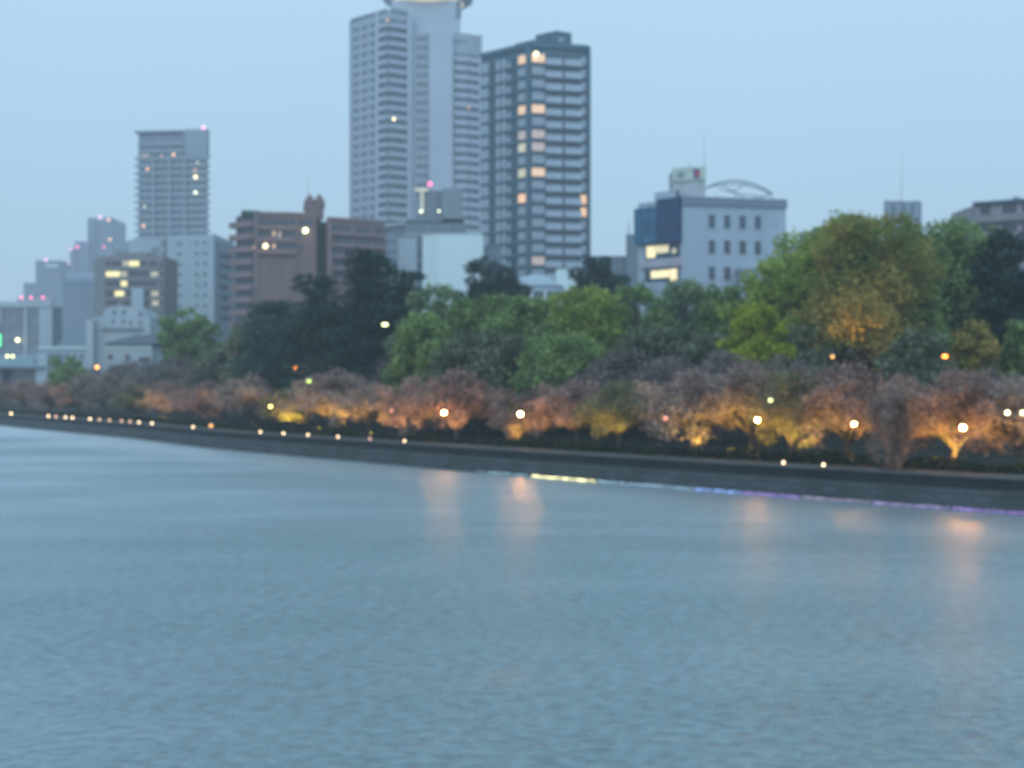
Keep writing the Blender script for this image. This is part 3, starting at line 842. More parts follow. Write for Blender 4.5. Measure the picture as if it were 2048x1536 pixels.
# ------------------------------------------------------------------ river bank
BK = [(0, 851), (256, 876), (400, 894), (512, 905), (700, 922), (900, 940), (1150, 961), (1400, 981), (1724, 1006), (2048, 1030)]
bank = []
for (px, y) in BK:
    D = H * F / (y - 768); bank.append(Vector((X(px, D), D)))
d0 = (bank[0] - bank[2]).normalized(); bank = [bank[0] + d0 * 260, bank[0] + d0 * 80] + bank
d1 = (bank[-1] - bank[-3]).normalized(); bank = bank + [bank[-1] + d1 * 25, bank[-1] + d1 * 70]
# smooth and resample
def catmull(P0, P1, P2, P3, t):
    return .5 * ((2 * P1) + (P2 - P0) * t + (2 * P0 - 5 * P1 + 4 * P2 - P3) * t * t + (-P0 + 3 * P1 - 3 * P2 + P3) * t ** 3)
bs = []
for i in range(len(bank) - 1):
    a_ = bank[max(0, i - 1)]; b_ = bank[i]; c_ = bank[i + 1]; e_ = bank[min(len(bank) - 1, i + 2)]
    for k in range(10):
        bs.append(b_.lerp(c_, k / 10) * .5 + catmull(a_, b_, c_, e_, k / 10) * .5)
bs.append(bank[-1])
bn = []
for i in range(len(bs)):
    t = (bs[min(i + 1, len(bs) - 1)] - bs[max(0, i - 1)]).normalized()
    n = Vector((-t.y, t.x)); n = n if n.y > 0 else -n
    bn.append(n)
arcl = [0]
for i in range(1, len(bs)): arcl.append(arcl[-1] + (bs[i] - bs[i - 1]).length)
def bank_pos(px, n=0.0):
    """point on the line offset n behind the water edge that lies on the photo column px"""
    best = None
    for i in range(len(bs) - 1):
        p = bs[i] + bn[i] * n; q = bs[i + 1] + bn[i + 1] * n
        s = (px - 1024) / F
        fp = p.x - s * p.y; fq = q.x - s * q.y
        if fp <= 0 <= fq or fq <= 0 <= fp:
            t = fp / (fp - fq) if fp != fq else 0
            return p.lerp(q, t)
    return bs[-1] + bn[-1] * n
def sweep(name, prof, m, parent=None, i0=0, i1=None, thick=False):
    i1 = len(bs) if i1 is None else i1
    v = []; f = []; k = len(prof)
    for i in range(i0, i1):
        for (n, z) in prof:
            p = bs[i] + bn[i] * n; v.append((p.x, p.y, z))
    for i in range(i1 - i0 - 1):
        for j in range(k - 1):
            a = i * k + j; f.append((a, a + k, a + k + 1, a + 1))
    if thick:
        for i in range(i1 - i0 - 1):
            a = i * k; f.append((a + k - 1, a + 2 * k - 1, a + k, a))
        f.append(tuple(range(k))); f.append(tuple(reversed(range((i1 - i0 - 1) * k, (i1 - i0) * k))))
    me = bpy.data.meshes.new(name); me.from_pydata(v, [], f); me.update()
    uv = me.uv_layers.new(name='UVMap')
    cum = [0]
    for j in range(1, k): cum.append(cum[-1] + math.dist(prof[j], prof[j - 1]))
    for lp in me.loops:
        vi = lp.vertex_index; i = vi // k; j = vi % k
        uv.data[lp.index].uv = (arcl[i0 + i], cum[j])
    me.materials.append(m)
    return meshobj(name, me, parent)
def stone(name, c1, c2, mort, bw=1.2, bh=.4):
    m, nt, out = _new(name); N = nt.nodes; L = nt.links
    uv = N.new('ShaderNodeUVMap'); br = N.new('ShaderNodeTexBrick')
    br.inputs['Scale'].default_value = 1; br.inputs['Brick Width'].default_value = bw; br.inputs['Row Height'].default_value = bh
    br.inputs['Mortar Size'].default_value = .03; br.inputs['Color1'].default_value = (*c1, 1); br.inputs['Color2'].default_value = (*c2, 1); br.inputs['Mortar'].default_value = (*mort, 1)
    L.new(uv.outputs[0], br.inputs['Vector'])
    n = N.new('ShaderNodeTexNoise'); n.inputs['Scale'].default_value = .35; n.inputs['Detail'].default_value = 8; L.new(uv.outputs[0], n.inputs['Vector'])
    mx = N.new('ShaderNodeMix'); mx.data_type = 'RGBA'; mx.blend_type = 'MULTIPLY'; mx.inputs[0].default_value = .8
    r = N.new('ShaderNodeValToRGB'); r.color_ramp.elements[0].position = .3; r.color_ramp.elements[0].color = (.45, .5, .45, 1); r.color_ramp.elements[1].position = .7
    L.new(n.outputs['Fac'], r.inputs['Fac']); L.new(br.outputs['Color'], mx.inputs[6]); L.new(r.outputs['Color'], mx.inputs[7])
    b = N.new('ShaderNodeBsdfPrincipled'); b.inputs['Roughness'].default_value = .85; L.new(mx.outputs[2], b.inputs['Base Color'])
    L.new(b.outputs[0], out.inputs['Surface']); return m
wall = empty('embankment_wall', (0, 0, 0), 'long grey stone embankment wall along the edge of the river', 'wall')
sweep('stone_facing', [(0, -1.5), (0, .02), (.25, 1.2), (.9, 1.25)], stone('weathered stone blocks', (.068, .078, .084), (.042, .052, .056), (.022, .027, .03)), wall)
sweep('upper_face', [(.9, 1.25), (1.0, 1.9)], mat('dark concrete', (.016, .021, .024), var=.3, scale=.5), wall)  # upper face much darker than the stone facing below
sweep('coping', [(.92, 1.9), (.92, 2.03), (1.35, 2.03), (1.35, 1.9)], mat('pale coping stone', (.10, .10, .10), var=.2), wall, thick=True)
p_ = sweep('promenade_path', [(1.3, 1.98), (4.2, 2.0)], mat('worn paving', (.11, .105, .10), var=.2)); tag(p_, kind='structure')
g_ = sweep('ground', [(4.15, 1.96), (8, 2.1), (14, 2.3), (25, 3.0), (60, 3.2), (2500, 3.2)], mat('park ground', (.014, .018, .012), var=.4, scale=.2)); tag(g_, kind='structure')

# railing-like low hedge behind the path
def leafquads(C, N_, size, flat=0.0, rng=NP):
    """C: (n,3) centres -> verts, faces of random quads"""
    n = len(C)
    a = rng.normal(size=(n, 3)); a /= np.linalg.norm(a, axis=1)[:, None]
    if flat: a[:, 2] += np.sign(a[:, 2]) * flat; a /= np.linalg.norm(a, axis=1)[:, None]
    r = rng.normal(size=(n, 3)); u = np.cross(a, r); u /= np.linalg.norm(u, axis=1)[:, None]
    w = np.cross(a, u)
    s = size * rng.uniform(.6, 1.3, size=(n, 1))
    v = np.stack([C - u * s, C - w * s * .6, C + u * s, C + w * s * .6], axis=1).reshape(-1, 3)
    return v
def leafmesh(name, C, size, material, flat=0.0):
    v = leafquads(C, None, size, flat); n = len(C)
    me = bpy.data.meshes.new(name)
    me.vertices.add(4 * n); me.vertices.foreach_set('co', v.ravel())
    me.loops.add(4 * n); me.loops.foreach_set('vertex_index', np.arange(4 * n))
    me.polygons.add(n); me.polygons.foreach_set('loop_start', np.arange(0, 4 * n, 4)); me.polygons.foreach_set('loop_total', np.full(n, 4))
    me.materials.append(material); me.update(calc_edges=True)
    return me
M_HEDGE = foliage('dark hedge leaves', (.012, .018, .012), (.05, .065, .035), .2, 1.2)
def hedge(px0, px1, n, h, w, label):
    pts = []
    i0 = bank_pos(px0, n); i1 = bank_pos(px1, n)
    L = (i1 - i0).length; cnt = int(L * 70)
    t = NP.uniform(0, 1, cnt)
    C = []
    for tt in t:
        p = bank_pos(px0 + (px1 - px0) * (1 - (1 - tt) ** 1.0), n)
        C.append((p.x, p.y, 0))
    C = np.array(C)
    hh = h * (0.75 + .35 * np.sin(C[:, 0] * .8) * np.sin(C[:, 1] * .37 + 1))
    hh = hh * 1.15
    C += np.stack([NP.normal(0, w * .35, cnt), NP.normal(0, w * .35, cnt), 2.0 + NP.uniform(0, 1, cnt) ** .7 * hh], 1)
    o = meshobj('hedge', leafmesh('hedge', C, .16, M_HEDGE)); tag(o, label, 'hedge', 'low hedges behind the riverside path')
    return o
hedge(2060, 1720, 4.6, .9, 1.0, 'low dark hedge at the right edge behind the riverside path')
hedge(1715, 1330, 4.6, .75, 1.0, 'low dark hedge below the lamp lit cherries right of centre')
hedge(1325, 960, 4.6, .7, 1.0, 'low dark hedge below the cherries in the centre of the bank')
hedge(955, 560, 4.6, .7, 1.0, 'low dark hedge left of centre behind the row of small path lights')
hedge(555, 5, 4.6, .6, 1.0, 'low dark hedge along the far left bank')

# ------------------------------------------------------------------ trees
M_BARK = mat('dark bark', (.11, .085, .07), var=.35, scale=3, bump=.3)
M_BARKP = mat('grey plane bark', (.22, .20, .18), var=.35, scale=1.5)
def crown_points(clumps, dens, shell=.55):
    C = []
    for (x, y, z, rx, ry, rz) in clumps:
        n = max(20, int(dens * rx * ry * rz))
        d = NP.normal(size=(n, 3)); d /= np.linalg.norm(d, axis=1)[:, None]
        r = NP.uniform(shell ** 3, 1, size=(n, 1)) ** (1 / 3) * (1 + .15 * NP.normal(size=(n, 1)))
        p = d * r * np.array([rx, ry, rz]) + np.array([x, y, z])
        C.append(p)
    return np.concatenate(C)
def cherry_mesh(seed, weep=False):
    """unit tree: crown radius ~1 x ~1, from z 0 to total height 1 -> built in metres: 6.3 m tall, 4.4 m radius"""
    rr = random.Random(seed)
    tb = MB(); clumps = []
    lean = rr.uniform(-.3, .3)
    fork = Vector((lean, rr.uniform(-.2, .2), 1.15))
    tb.tube([(0, 0, -.3), (lean * .4, 0, .5), fork], [.3, .22, .2], 8)
    nb = 9
    for i in range(nb):
        an = 2 * math.pi * (i + rr.uniform(-.3, .3)) / nb
        R1 = rr.uniform(2.9, 4.0); ztip = rr.uniform(3.2, 4.8) if i % 2 else rr.uniform(2.3, 3.1)
        tip = Vector((math.cos(an) * R1, math.sin(an) * R1, ztip))
        mid = fork.lerp(tip, .45) + Vector((0, 0, .55))
        tb.tube([fork, mid, tip], [.16, .10, .03], 6)
        for q in range(4):
            t0 = rr.uniform(.35, .95); base = fork.lerp(tip, t0) + Vector((0, 0, .4))
            e = base + Vector((rr.uniform(-1.1, 1.1), rr.uniform(-1.1, 1.1), rr.uniform(.1, 1.3)))
            tb.tube([base, (base + e) / 2 + Vector((0, 0, .15)), e], [.06, .04, .015], 5)
            s = rr.uniform(.7, 1.15)
            clumps.append((e.x, e.y, e.z, s * 1.15, s * 1.15, s * .62))
        s = rr.uniform(.8, 1.2); clumps.append((tip.x, tip.y, tip.z, s * 1.1, s * 1.1, s * .6))
    for i in range(7):
        an = 6.28 * (i + rr.uniform(-.3, .3)) / 7; r_ = rr.uniform(3.0, 4.0)
        clumps.append((math.cos(an) * r_, math.sin(an) * r_, rr.uniform(1.45, 3.1), 1.1, 1.1, .85))
        r_ *= .6; clumps.append((math.cos(an + .4) * r_, math.sin(an + .4) * r_, rr.uniform(2.4, 3.6), 1.2, 1.2, .8))
    for i in range(9):
        an = rr.uniform(0, 6.28); r_ = rr.uniform(0, 2.2)
        z = 5.4 - r_ * .35 + rr.uniform(-.5, .4); s = rr.uniform(.8, 1.3)
        clumps.append((math.cos(an) * r_, math.sin(an) * r_, z, s * 1.2, s * 1.2, s * .65))
    C = crown_points(clumps, 125, .3)
    return tb, C
M_CH = foliage('cherry blossom pink grey', (.16, .112, .095), (.42, .31, .265), .35, .45)
M_CHP = foliage('cherry blossom deeper pink', (.175, .112, .095), (.46, .305, .26), .35, .45)
M_CHG = foliage('faded grey cherry', (.10, .085, .08), (.30, .245, .235), .3, .5)
M_CHO = foliage('cherry with fresh olive leaves', (.10, .095, .05), (.28, .25, .14), .4, .5)
CH = []
for s in range(5):
    tb, C = cherry_mesh(100 + s)
    me_t = tb.mesh('trunk', M_BARK)
    CH.append((me_t, C))
CMESH = {}
def cherry(px, top, n, width, m, label, var, group='cherry trees along the promenade', gz=2.1, name='cherry_tree'):
    p = bank_pos(px, n)
    D = p.y
    hgt = (Z(top, D) - gz) * 1.05
    s_h = hgt / 6.25; s_w = (width / F * D / 2) / 3.7
    t = empty(name, (p.x, p.y, gz), label, 'tree', group, rz=R.uniform(0, 6.28))
    me_t, C = CH[var]
    key = (var, m.name)
    if key not in CMESH: CMESH[key] = leafmesh('crown', C, .15, m, .3)
    tr = meshobj('trunk', me_t, t); cr = meshobj('crown', CMESH[key], t)
    for o in (tr, cr): o.scale = (s_w, s_w, s_h)
    return t
CHL = [
 (2035, 757, 8.5, 190, M_CH, 'cherry tree cut by the right edge below the bright twin lamps'),
 (1905, 743, 7.0, 235, M_CHP, 'wide pink cherry tree behind the brightest street lamp at the right'),
 (1800, 752, 9.5, 150, M_CHP, 'pink cherry tree just behind the drooping grey cherry'),
 (1690, 733, 8.5, 210, M_CHP, 'reddish lit cherry tree above two small path lights on the right'),
 (1585, 742, 6.5, 140, M_CHO, 'olive tinged cherry tree between two street lamps right of centre'),
 (1500, 728, 8.5, 230, M_CH, 'tall golden lit cherry tree around the street lamp under the camphor crown'),
 (1385, 742, 7.0, 200, M_CH, 'grey pink cherry tree with golden underside left of the camphor'),
 (1235, 762, 7.5, 150, M_CHO, 'cherry with yellow green tinge over a leaning orange lit trunk'),
 (1150, 764, 8.5, 170, M_CHP, 'muted pink cherry tree in the centre of the bank'),
 (1045, 790, 6.5, 120, M_CH, 'low small cherry tree right under the centre street lamp'),
 (915, 740, 7.0, 170, M_CHP, 'rounded salmon pink cherry behind the street lamp left of centre'),
 (830, 755, 8.0, 140, M_CHP, 'pink cherry tree behind the glowing orange bush and path light'),
 (738, 770, 7.5, 130, M_CH, 'cherry tree with golden lower branches above the dim pink path light'),
 (665, 745, 8.0, 170, M_CH, 'pale lilac topped cherry above two white path lights'),
 (585, 778, 7.0, 120, M_CHO, 'low olive yellow lit cherry under the small yellow lamp'),
 (505, 752, 8.0, 140, M_CH, 'pinkish cherry with a thin orange lit trunk left of the yellow lamp'),
 (420, 764, 7.0, 130, M_CHP, 'salmon lit cherry above the solitary path light at the left'),
 (345, 760, 8.0, 110, M_CH, 'cherry with peach lit lower crown at the left'),
 (278, 770, 7.0, 100, M_CHO, 'olive green rounded cherry at the left above the cluster of path lights'),
 (215, 748, 9.0, 110, M_CH, 'lilac grey cherry tree below the low white house'),
 (160, 752, 8.5, 90, M_CH, 'greyish cherry tree below the small green tree at the left'),
 (100, 762, 8.5, 90, M_CHP, 'dusky pink cherry near the far left bank'),
 (50, 760, 9.0, 90, M_CH, 'pale cherry second from the left edge'),
 (3, 762, 9.0, 80, M_CH, 'cherry cut by the left edge of the picture'),
]
for i, (px, top, n, w, m, lab) in enumerate(CHL): cherry(px, top, n, w, m, lab, i % 5)
CHB = [
 (440, 718, 17, 150, 'grey lilac cherry behind the front row next to the green tree at left'),
 (350, 716, 17, 130, 'grey lilac cherry in the back row right of the low white house'),
 (260, 722, 18, 120, 'grey cherry in the back row below the white house windows'),
 (180, 738, 18, 90, 'grey cherry in the back row behind the orange lamp at left'),
 (690, 700, 18, 170, 'grey cherry crown at the foot of the dark pines'),
 (790, 705, 19, 130, 'grey cherry crown in the back row right of the dark pines'),
 (1000, 712, 18, 160, 'mauve grey cherry in the back row below the green trees'),
 (1110, 722, 18, 150, 'small dark mauve cherry in the back row at centre'),
 (1235, 702, 19, 190, 'pale mauve cherry in the back row right of centre'),
 (1330, 715, 18, 130, 'brown grey cherry in the back row below the long green hedge trees'),
 (1440, 705, 18, 180, 'pale grey cherry crown in the back row left of the camphor trunk'),
 (1560, 718, 19, 160, 'grey cherry crown in the back row below the yellow green foliage'),
 (1980, 738, 20, 160, 'grey cherry crown in the back row near the right edge'),
 (600, 735, 17, 120, 'dim grey cherry crown below the orange road lamp'),
 (885, 720, 19, 130, 'dim mauve cherry crown behind the salmon pink cherry'),
]
for i, (px, top, n, w, lab) in enumerate(CHB): cherry(px, top, n, w, M_CHG, lab, (i * 2 + 1) % 5, 'cherry trees in the back row', 2.4)

# drooping cherry that hangs over the embankment
def weeping():
    p = bank_pos(1768, 3.2)
    t = empty('weeping_cherry_tree', (p.x, p.y, 2.05), 'drooping grey violet cherry hanging over the embankment wall at the right', 'tree')
    tb = MB(); tb.tube([(0, 0, -.3), (.1, -.5, 1.0), (.0, -1.2, 2.0), (-.2, -1.8, 2.9)], [.22, .18, .13, .08], 8)
    clumps = []
    for i in range(22):
        an = R.uniform(0, 6.28); rr_ = R.uniform(.2, 2.1)
        x, y = math.cos(an) * rr_, -1.7 + math.sin(an) * rr_ * .7
        zt = 5.0 - rr_ * .6 + R.uniform(-.4, .4); zb = -.5 + rr_ * 1.1 + R.uniform(-.2, .6); x *= .9
        tb.tube([(0, -1.3, 2.2), (x * .7, y, zt), (x, y - .15, zt - .7), (x * .8, y - .2, zb)], [.06, .05, .03, .01], 5)
        k = 6
        for q in range(k):
            z = lerp(zt, zb, q / (k - 1)); s = lerp(.5, .3, q / (k - 1))
            clumps.append((x * lerp(1, .8, q / (k - 1)) + R.uniform(-.2, .2), y + R.uniform(-.15, .15), z, s, s, .5))
    for q in range(5): clumps.append((R.uniform(-.8, .8), -2.6, -.5 + R.uniform(-.4, .3), .4, .4, .35))
    tb.build('trunk', M_BARK, t)
    C = crown_points(clumps, 700, .1)
    meshobj('crown', leafmesh('crown', C, .09, M_CH), t)
weeping()

def broad_tree(px, top, D, width, m, label, name='broadleaf_tree', group=None, gz=3.0, low=.32, n=26, leaf=.24, seed=0, bark=None, depth=None, lean=0, dens=30, squash=1.0, pine=False):
    rr = random.Random(seed * 31 + int(px))
    hgt = Z(top, D) - gz; W = width / F * D / 2 * 1.28; Dp = depth or min(W, 6)
    t = empty(name, (X(px, D), D, gz), label, 'tree', group)
    tb = MB(); z0 = hgt * low
    tr = max(.18, hgt * .022)
    tb.tube([(0, 0, -.4), (lean * .3, 0, z0 * .6), (lean, 0, hgt * .62), (lean, 0, hgt * .85)], [tr * 1.3, tr, tr * .6, tr * .15], 9)
    clumps = []
    for i in range(n):
        tt = (i + rr.uniform(0, 1)) / n
        z = lerp(z0, hgt, tt)
        prof = math.sqrt(max(.02, 1 - ((tt - .38) / .64) ** 2)) if not pine else (1 - .8 * tt) * rr.uniform(.55, 1.0) + .12
        an = i * 2.39996 + rr.uniform(-.4, .4)
        rad = rr.uniform(.35, .86) * prof
        x = math.cos(an) * rad * W + lean * tt; y = math.sin(an) * rad * Dp
        s = max(.55, W * rr.uniform(.20, .34) * (.5 + .5 * prof) * (1.5 if pine else 1))
        sz = min(s * (.8 if not pine else .4), max(.6, hgt * .13))
        z = min(z, hgt - sz * .9)
        clumps.append((x, y, z, s, min(s, Dp * .7 + .4), sz))
        zb = max(z0 * .7, z - hgt * .22)
        tb.tube([(lean * .6, 0, min(zb, hgt * .6)), (x * .5 + lean * .3, y * .5, (zb + z) / 2), (x, y, z)], [tr * .42, tr * .25, tr * .08], 5)
    # filler core so the crown is not a ring of balls
    for i in range(n // 2):
        tt = rr.uniform(.08, .85); prof = math.sqrt(max(.02, 1 - ((tt - .38) / .64) ** 2)) if not pine else (1 - .8 * tt) + .1
        an = rr.uniform(0, 6.28)
        clumps.append((math.cos(an) * W * .35 * prof + lean * tt, math.sin(an) * Dp * .35 * prof, lerp(z0, hgt * .92, tt), W * .3 * prof + .3, Dp * .35 * prof + .3, hgt * .1))
    tb.build('trunk', bark or M_BARK, t)
    vol = sum(c[3] * c[4] * c[5] for c in clumps)
    area = max(9000, min(34000, W * hgt * 2 * 130))
    C = crown_points(clumps, area / vol, .4)
    meshobj('crown', leafmesh('crown', C, leaf, m, .15), t)
    return t
M_GR = foliage('mid green leaves', (.10, .155, .06), (.30, .40, .145), .35, .35)
M_GRL = foliage('yellow green leaves', (.15, .21, .05), (.41, .49, .12), .4, .35)
M_GRB = foliage('bluish green leaves', (.10, .15, .08), (.27, .35, .18), .3, .35)
M_OLV = foliage('olive leaves with bronze lamp glow', (.12, .17, .05), (.42, .30, .09), .35, .2, .2)  # amber lamp light put into the lighter leaf colour, over green
M_PIN = foliage('dark pine needles', (.016, .036, .034), (.065, .105, .09), .15, .5)
M_YEL = foliage('lime yellow leaves with lamp glow', (.22, .27, .04), (.56, .60, .07), .4, .35)  # yellow glow of the park lamp put into the leaf colour
M_DK = foliage('dark grey green shrub leaves', (.075, .095, .06), (.21, .24, .155), .2, .4)
G1 = 'trees behind the cherry rows'
for i, (px, top, D, w, m, lab, kw) in enumerate([
 # dark pines at left
 (738, 500, 172, 190, M_PIN, 'tallest dark pine in front of the brown apartment block', dict(pine=True, name='pine_tree', low=.2, n=34, leaf=.2)),
 (640, 548, 178, 190, M_PIN, 'broad dark pine left of the tallest pine', dict(pine=True, name='pine_tree', low=.15, n=34, leaf=.2)),
 (548, 600, 192, 190, M_PIN, 'lower dark pine leftmost in front of the brown block balconies', dict(pine=True, name='pine_tree', low=.1, n=30, leaf=.2)),
 (812, 540, 180, 120, M_PIN, 'narrow dark pine right of the tallest pine', dict(pine=True, name='pine_tree', low=.15, n=26, leaf=.2)),
 (680, 610, 181, 320, M_PIN, 'low spreading dark pine in front of the pine group', dict(name='pine_tree', low=.12, n=34, leaf=.2)),
 (498, 648, 206, 130, M_PIN, 'lowest dark pine at the far left end of the pine group', dict(low=.05)),
 (520, 640, 202, 150, M_DK, 'dark rounded tree at the left foot of the pines', dict(low=.1)),
 (968, 512, 205, 100, M_PIN, 'dark pine beside the blank white box building', dict(name='pine_tree', low=.45, n=24, leaf=.2)),
 (1012, 530, 208, 90, M_PIN, 'small dark pine left of the domed hall', dict(name='pine_tree', low=.45, n=20, leaf=.2)),
 (1190, 512, 205, 110, M_PIN, 'dark pine right of the domed hall', dict(name='pine_tree', low=.45, n=22, leaf=.2)),
 (1240, 548, 210, 90, M_PIN, 'small dark pine left of the glass cornered office', dict(name='pine_tree', low=.45, n=18, leaf=.2)),
 # green band
 (885, 568, 165, 150, M_GRB, 'bluish green tree below the blank white box', dict(low=.12)),
 (985, 592, 158, 240, M_GR, 'wide mid green tree below the domed hall', dict(low=.12)),
 (1065, 592, 150, 180, M_GR, 'mid green tree in the middle of the green band', dict(low=.12)),
 (1165, 572, 150, 190, M_GRL, 'bright yellow green rounded tree in the middle of the green band', dict(low=.1, n=30)),
 (1270, 570, 155, 170, M_GR, 'mid green tree in front of the office glass corner', dict(low=.1)),
 (1370, 560, 158, 190, M_GRB, 'dull green tree in front of the office building', dict(low=.1)),
 (1450, 568, 154, 140, M_GR, 'green tree below the office right hand windows', dict(low=.1)),
 (850, 625, 150, 150, M_GR, 'small mid green tree right of the twin globe lamp', dict(low=.1)),
 (1140, 665, 140, 210, M_GR, 'low bright green tree behind the mauve cherries', dict(low=.05)),
 (960, 660, 142, 200, M_DK, 'dark grey green shrubby tree left of centre', dict(low=.03)),
 (1060, 668, 145, 150, M_DK, 'dark shrubby tree at centre under the green band', dict(low=.03)),
 (1310, 655, 140, 220, M_DK, 'dark shrubby tree below the office', dict(low=.03)),
 (1430, 665, 140, 180, M_DK, 'dark shrubby tree left of the big camphor', dict(low=.03)),
 # big right group
 (1512, 606, 128, 120, M_YEL, 'small yellow green tree with painted lamp glow low at the left of the camphor group', dict(low=.35, n=20)),
 (1545, 520, 140, 170, M_GRL, 'vivid yellow green tree lit from below at the left of the camphor group', dict(low=.3, n=30)),
 (1650, 462, 145, 240, M_GRL, 'yellow green camphor tree with domed crown', dict(low=.3, n=34)),
 (1725, 432, 131, 250, M_OLV, 'largest olive camphor tree with painted bronze lamp glow and pale trunk', dict(low=.34, n=44, bark=M_BARKP, name='camphor_tree', lean=.4)),
 (1630, 500, 136, 150, M_GRL, 'lower yellow green bough of foliage in front of the bronze camphor on its left', dict(low=.4, n=24)),
 (1840, 560, 134, 120, M_GR, 'deep green foliage in front of the bronze camphor on its right', dict(low=.3, n=24)),
 (1690, 428, 160, 190, M_GRL, 'green tree behind the bronze camphor top', dict(low=.3, n=30)),
 (1870, 440, 146, 250, M_GR, 'tall deep green tree right of the bronze camphor', dict(low=.25, n=40, name='camphor_tree')),
 (1930, 432, 165, 90, M_GRB, 'slim bluish green treetop below the building at the right edge', dict(low=.3)),
 (1830, 655, 118, 150, M_DK, 'rounded dark bush at the foot of the camphors', dict(low=.05, n=22)),
 (2010, 462, 142, 180, M_PIN, 'dark evergreen at the right edge', dict(low=.1, n=34)),
 (1990, 448, 158, 110, M_GRB, 'greenish tree behind the dark evergreen at the right edge', dict(low=.3)),
 (1950, 640, 120, 120, M_OLV, 'dim olive shrub near the orange lamp at the right', dict(low=.05)),
 (2040, 640, 122, 100, M_GR, 'bright green bush at the right edge', dict(low=.05)),
 (1765, 690, 140, 160, M_DK, 'dark bush between the pale camphor trunk and the orange lamp', dict(low=.05)),
 (1610, 650, 130, 170, M_DK, 'dark undergrowth tree below the yellow green camphor', dict(low=.05)),
 # left
 (368, 614, 240, 100, M_GR, 'square green netting built as a leafy tree at left between white houses and brown block', dict(low=.05, n=30)),  # leafy crown stands in for green netting
 (425, 640, 230, 80, M_GRB, 'bluish green tree beside the square green netting', dict(low=.05)),
 (455, 690, 210, 110, M_DK, 'dark shrubby tree right of the green trees at left', dict(low=.05)),
 (135, 712, 260, 75, M_GR, 'small rounded green tree near the road bridge', dict(low=.05, n=20)),
]):
    kw = dict(kw)
    broad_tree(px, top, D, w, m, lab, seed=i, group=G1, **kw)

# ------------------------------------------------------------------ lamps
def globe_lamp_proto(px, py, n, m, r, label, cat='street lamp', name='street_lamp', group='street lamps between the cherry trees'):
    p = bank_pos(px, n); z = Z(py, p.y)
    t = empty(name, (p.x, p.y, 2.05), label, cat, group)
    h = z - 2.05
    MB().lathe([(.06, 0), (.05, .3), (.03, .35), (.025, h - r - .12), (.11, h - r - .06), (.11, h - r + .02)], (0, 0, 0), 8).build('pole', M_POLE, t)
    MB().sphere((0, 0, h), r, 16, 10).build('globe', m, t, True)
    MB().lathe([(.12, h + r - .03), (.13, h + r + .03), (.03, h + r + .09)], (0, 0, 0), 8).build('cap', M_STEEL, t)
    return t
E_GL = emis('globe lamp', (1.0, .42, .10), 450)
E_GL2 = emis('globe lamp soft', (1.0, .42, .10), 380)
for (px, py, m, r, lab) in ((888, 825, E_GL, .13, 'globe street lamp in front of the salmon pink cherry left of centre'),
                       (1041, 828, E_GL, .14, 'globe street lamp at the centre over the low small cherry'),
                       (1515, 840, E_GL, .12, 'globe street lamp among golden branches under the camphor'),
                       (1708, 848, E_GL2, .10, 'globe street lamp left of the drooping grey cherry'),
                       (1926, 855, E_GL, .145, 'brightest globe street lamp near the right edge'),
                       (541, 813, emis('small yellow lamp', (1, .8, .2), 9), .15, 'small yellow street lamp over the olive cherry at left')):
    globe_lamp_proto(px, py, 3.0, m, r, lab)
# twin lamp at the right edge
def twin(px, py, D, lab, m, gap, r=.16, gz=2.1):
    z = Z(py, D)
    t = empty('twin_street_lamp', (X(px, D), D, gz), lab, 'street lamp'); h = z - gz
    MB().tube([(0, 0, 0), (0, 0, h)], [.035, .025], 8).build('pole', M_POLE, t)
    MB().tube([(-gap, 0, h - .1), (gap, 0, h - .1)], .03, 6).build('cross_arm', M_STEEL, t)
    for sx in (-gap, gap): MB().sphere((sx, 0, h + .05), r, 14, 8).build('globe', m, t, True)
twin(2030, 827, 83.5, 'twin globe street lamp right at the right edge', emis('white globe', (1, .88, .5), 7), .45, .12)
twin(770, 650, 160, 'twin globe lamp shining yellow through the dark pines', emis('yellow green globe', (.95, 1, .45), 4.5), .15, .17, 3)
# small path lights on the coping
E_PL = emis('path light warm white', (1.0, .70, .40), 5)
E_PLD = emis('path light dim', (1.0, .55, .36), 2.2)
proto = {}
PL = [(22, 828, 1, 'leftmost small path light, alone at the far left of the bank'),
      (97, 834, 1, 'first light of the left group of four path lights'), (112, 836, 0, 'second light of the left group of four path lights'),
      (131, 838, 1, 'third light of the left group of four path lights'), (145, 840, 1, 'last light of the left group of four path lights'),
      (180, 843, 1, 'path light just right of the left group of four'), (199, 845, 0, 'orange path light second right of the left group of four'),
      (219, 846, 0, 'faintest path light in the dim left stretch'), (243, 848, 0, 'dim path light left of the olive rounded cherry'),
      (260, 849, 0, 'dim orange path light under the olive rounded cherry'), (278, 851, 1, 'bright path light under the olive rounded cherry'),
      (304, 853, 1, 'bright path light right of the olive rounded cherry'), (386, 859, 1, 'solitary bright path light under the salmon lit cherry'),
      (521, 868, 1, 'path light at the foot of the thin orange lit trunk'), (567, 871, 1, 'path light under the low olive yellow cherry'),
      (616, 875, 1, 'path light left of the pale lilac cherry trunk'), (676, 878, 1, 'path light right of the pale lilac cherry trunk'),
      (740, 882, 0, 'dim pink path light between two bright ones'), (809, 886, 1, 'path light in front of the glowing orange bush'),
      (1567, 929, 1, 'left one of the two path lights on the right hand bank'), (1647, 934, 1, 'right one of the two path lights on the right hand bank')]
me_base = MB().lathe([(.07, 0), (.06, .12), (.09, .14)], (0, 0, 0), 8).mesh('post', M_STEEL)
me_hood = MB().lathe([(.13, 0), (.14, .03), (.05, .07)], (0, 0, 0), 8).mesh('hood', M_STEEL)
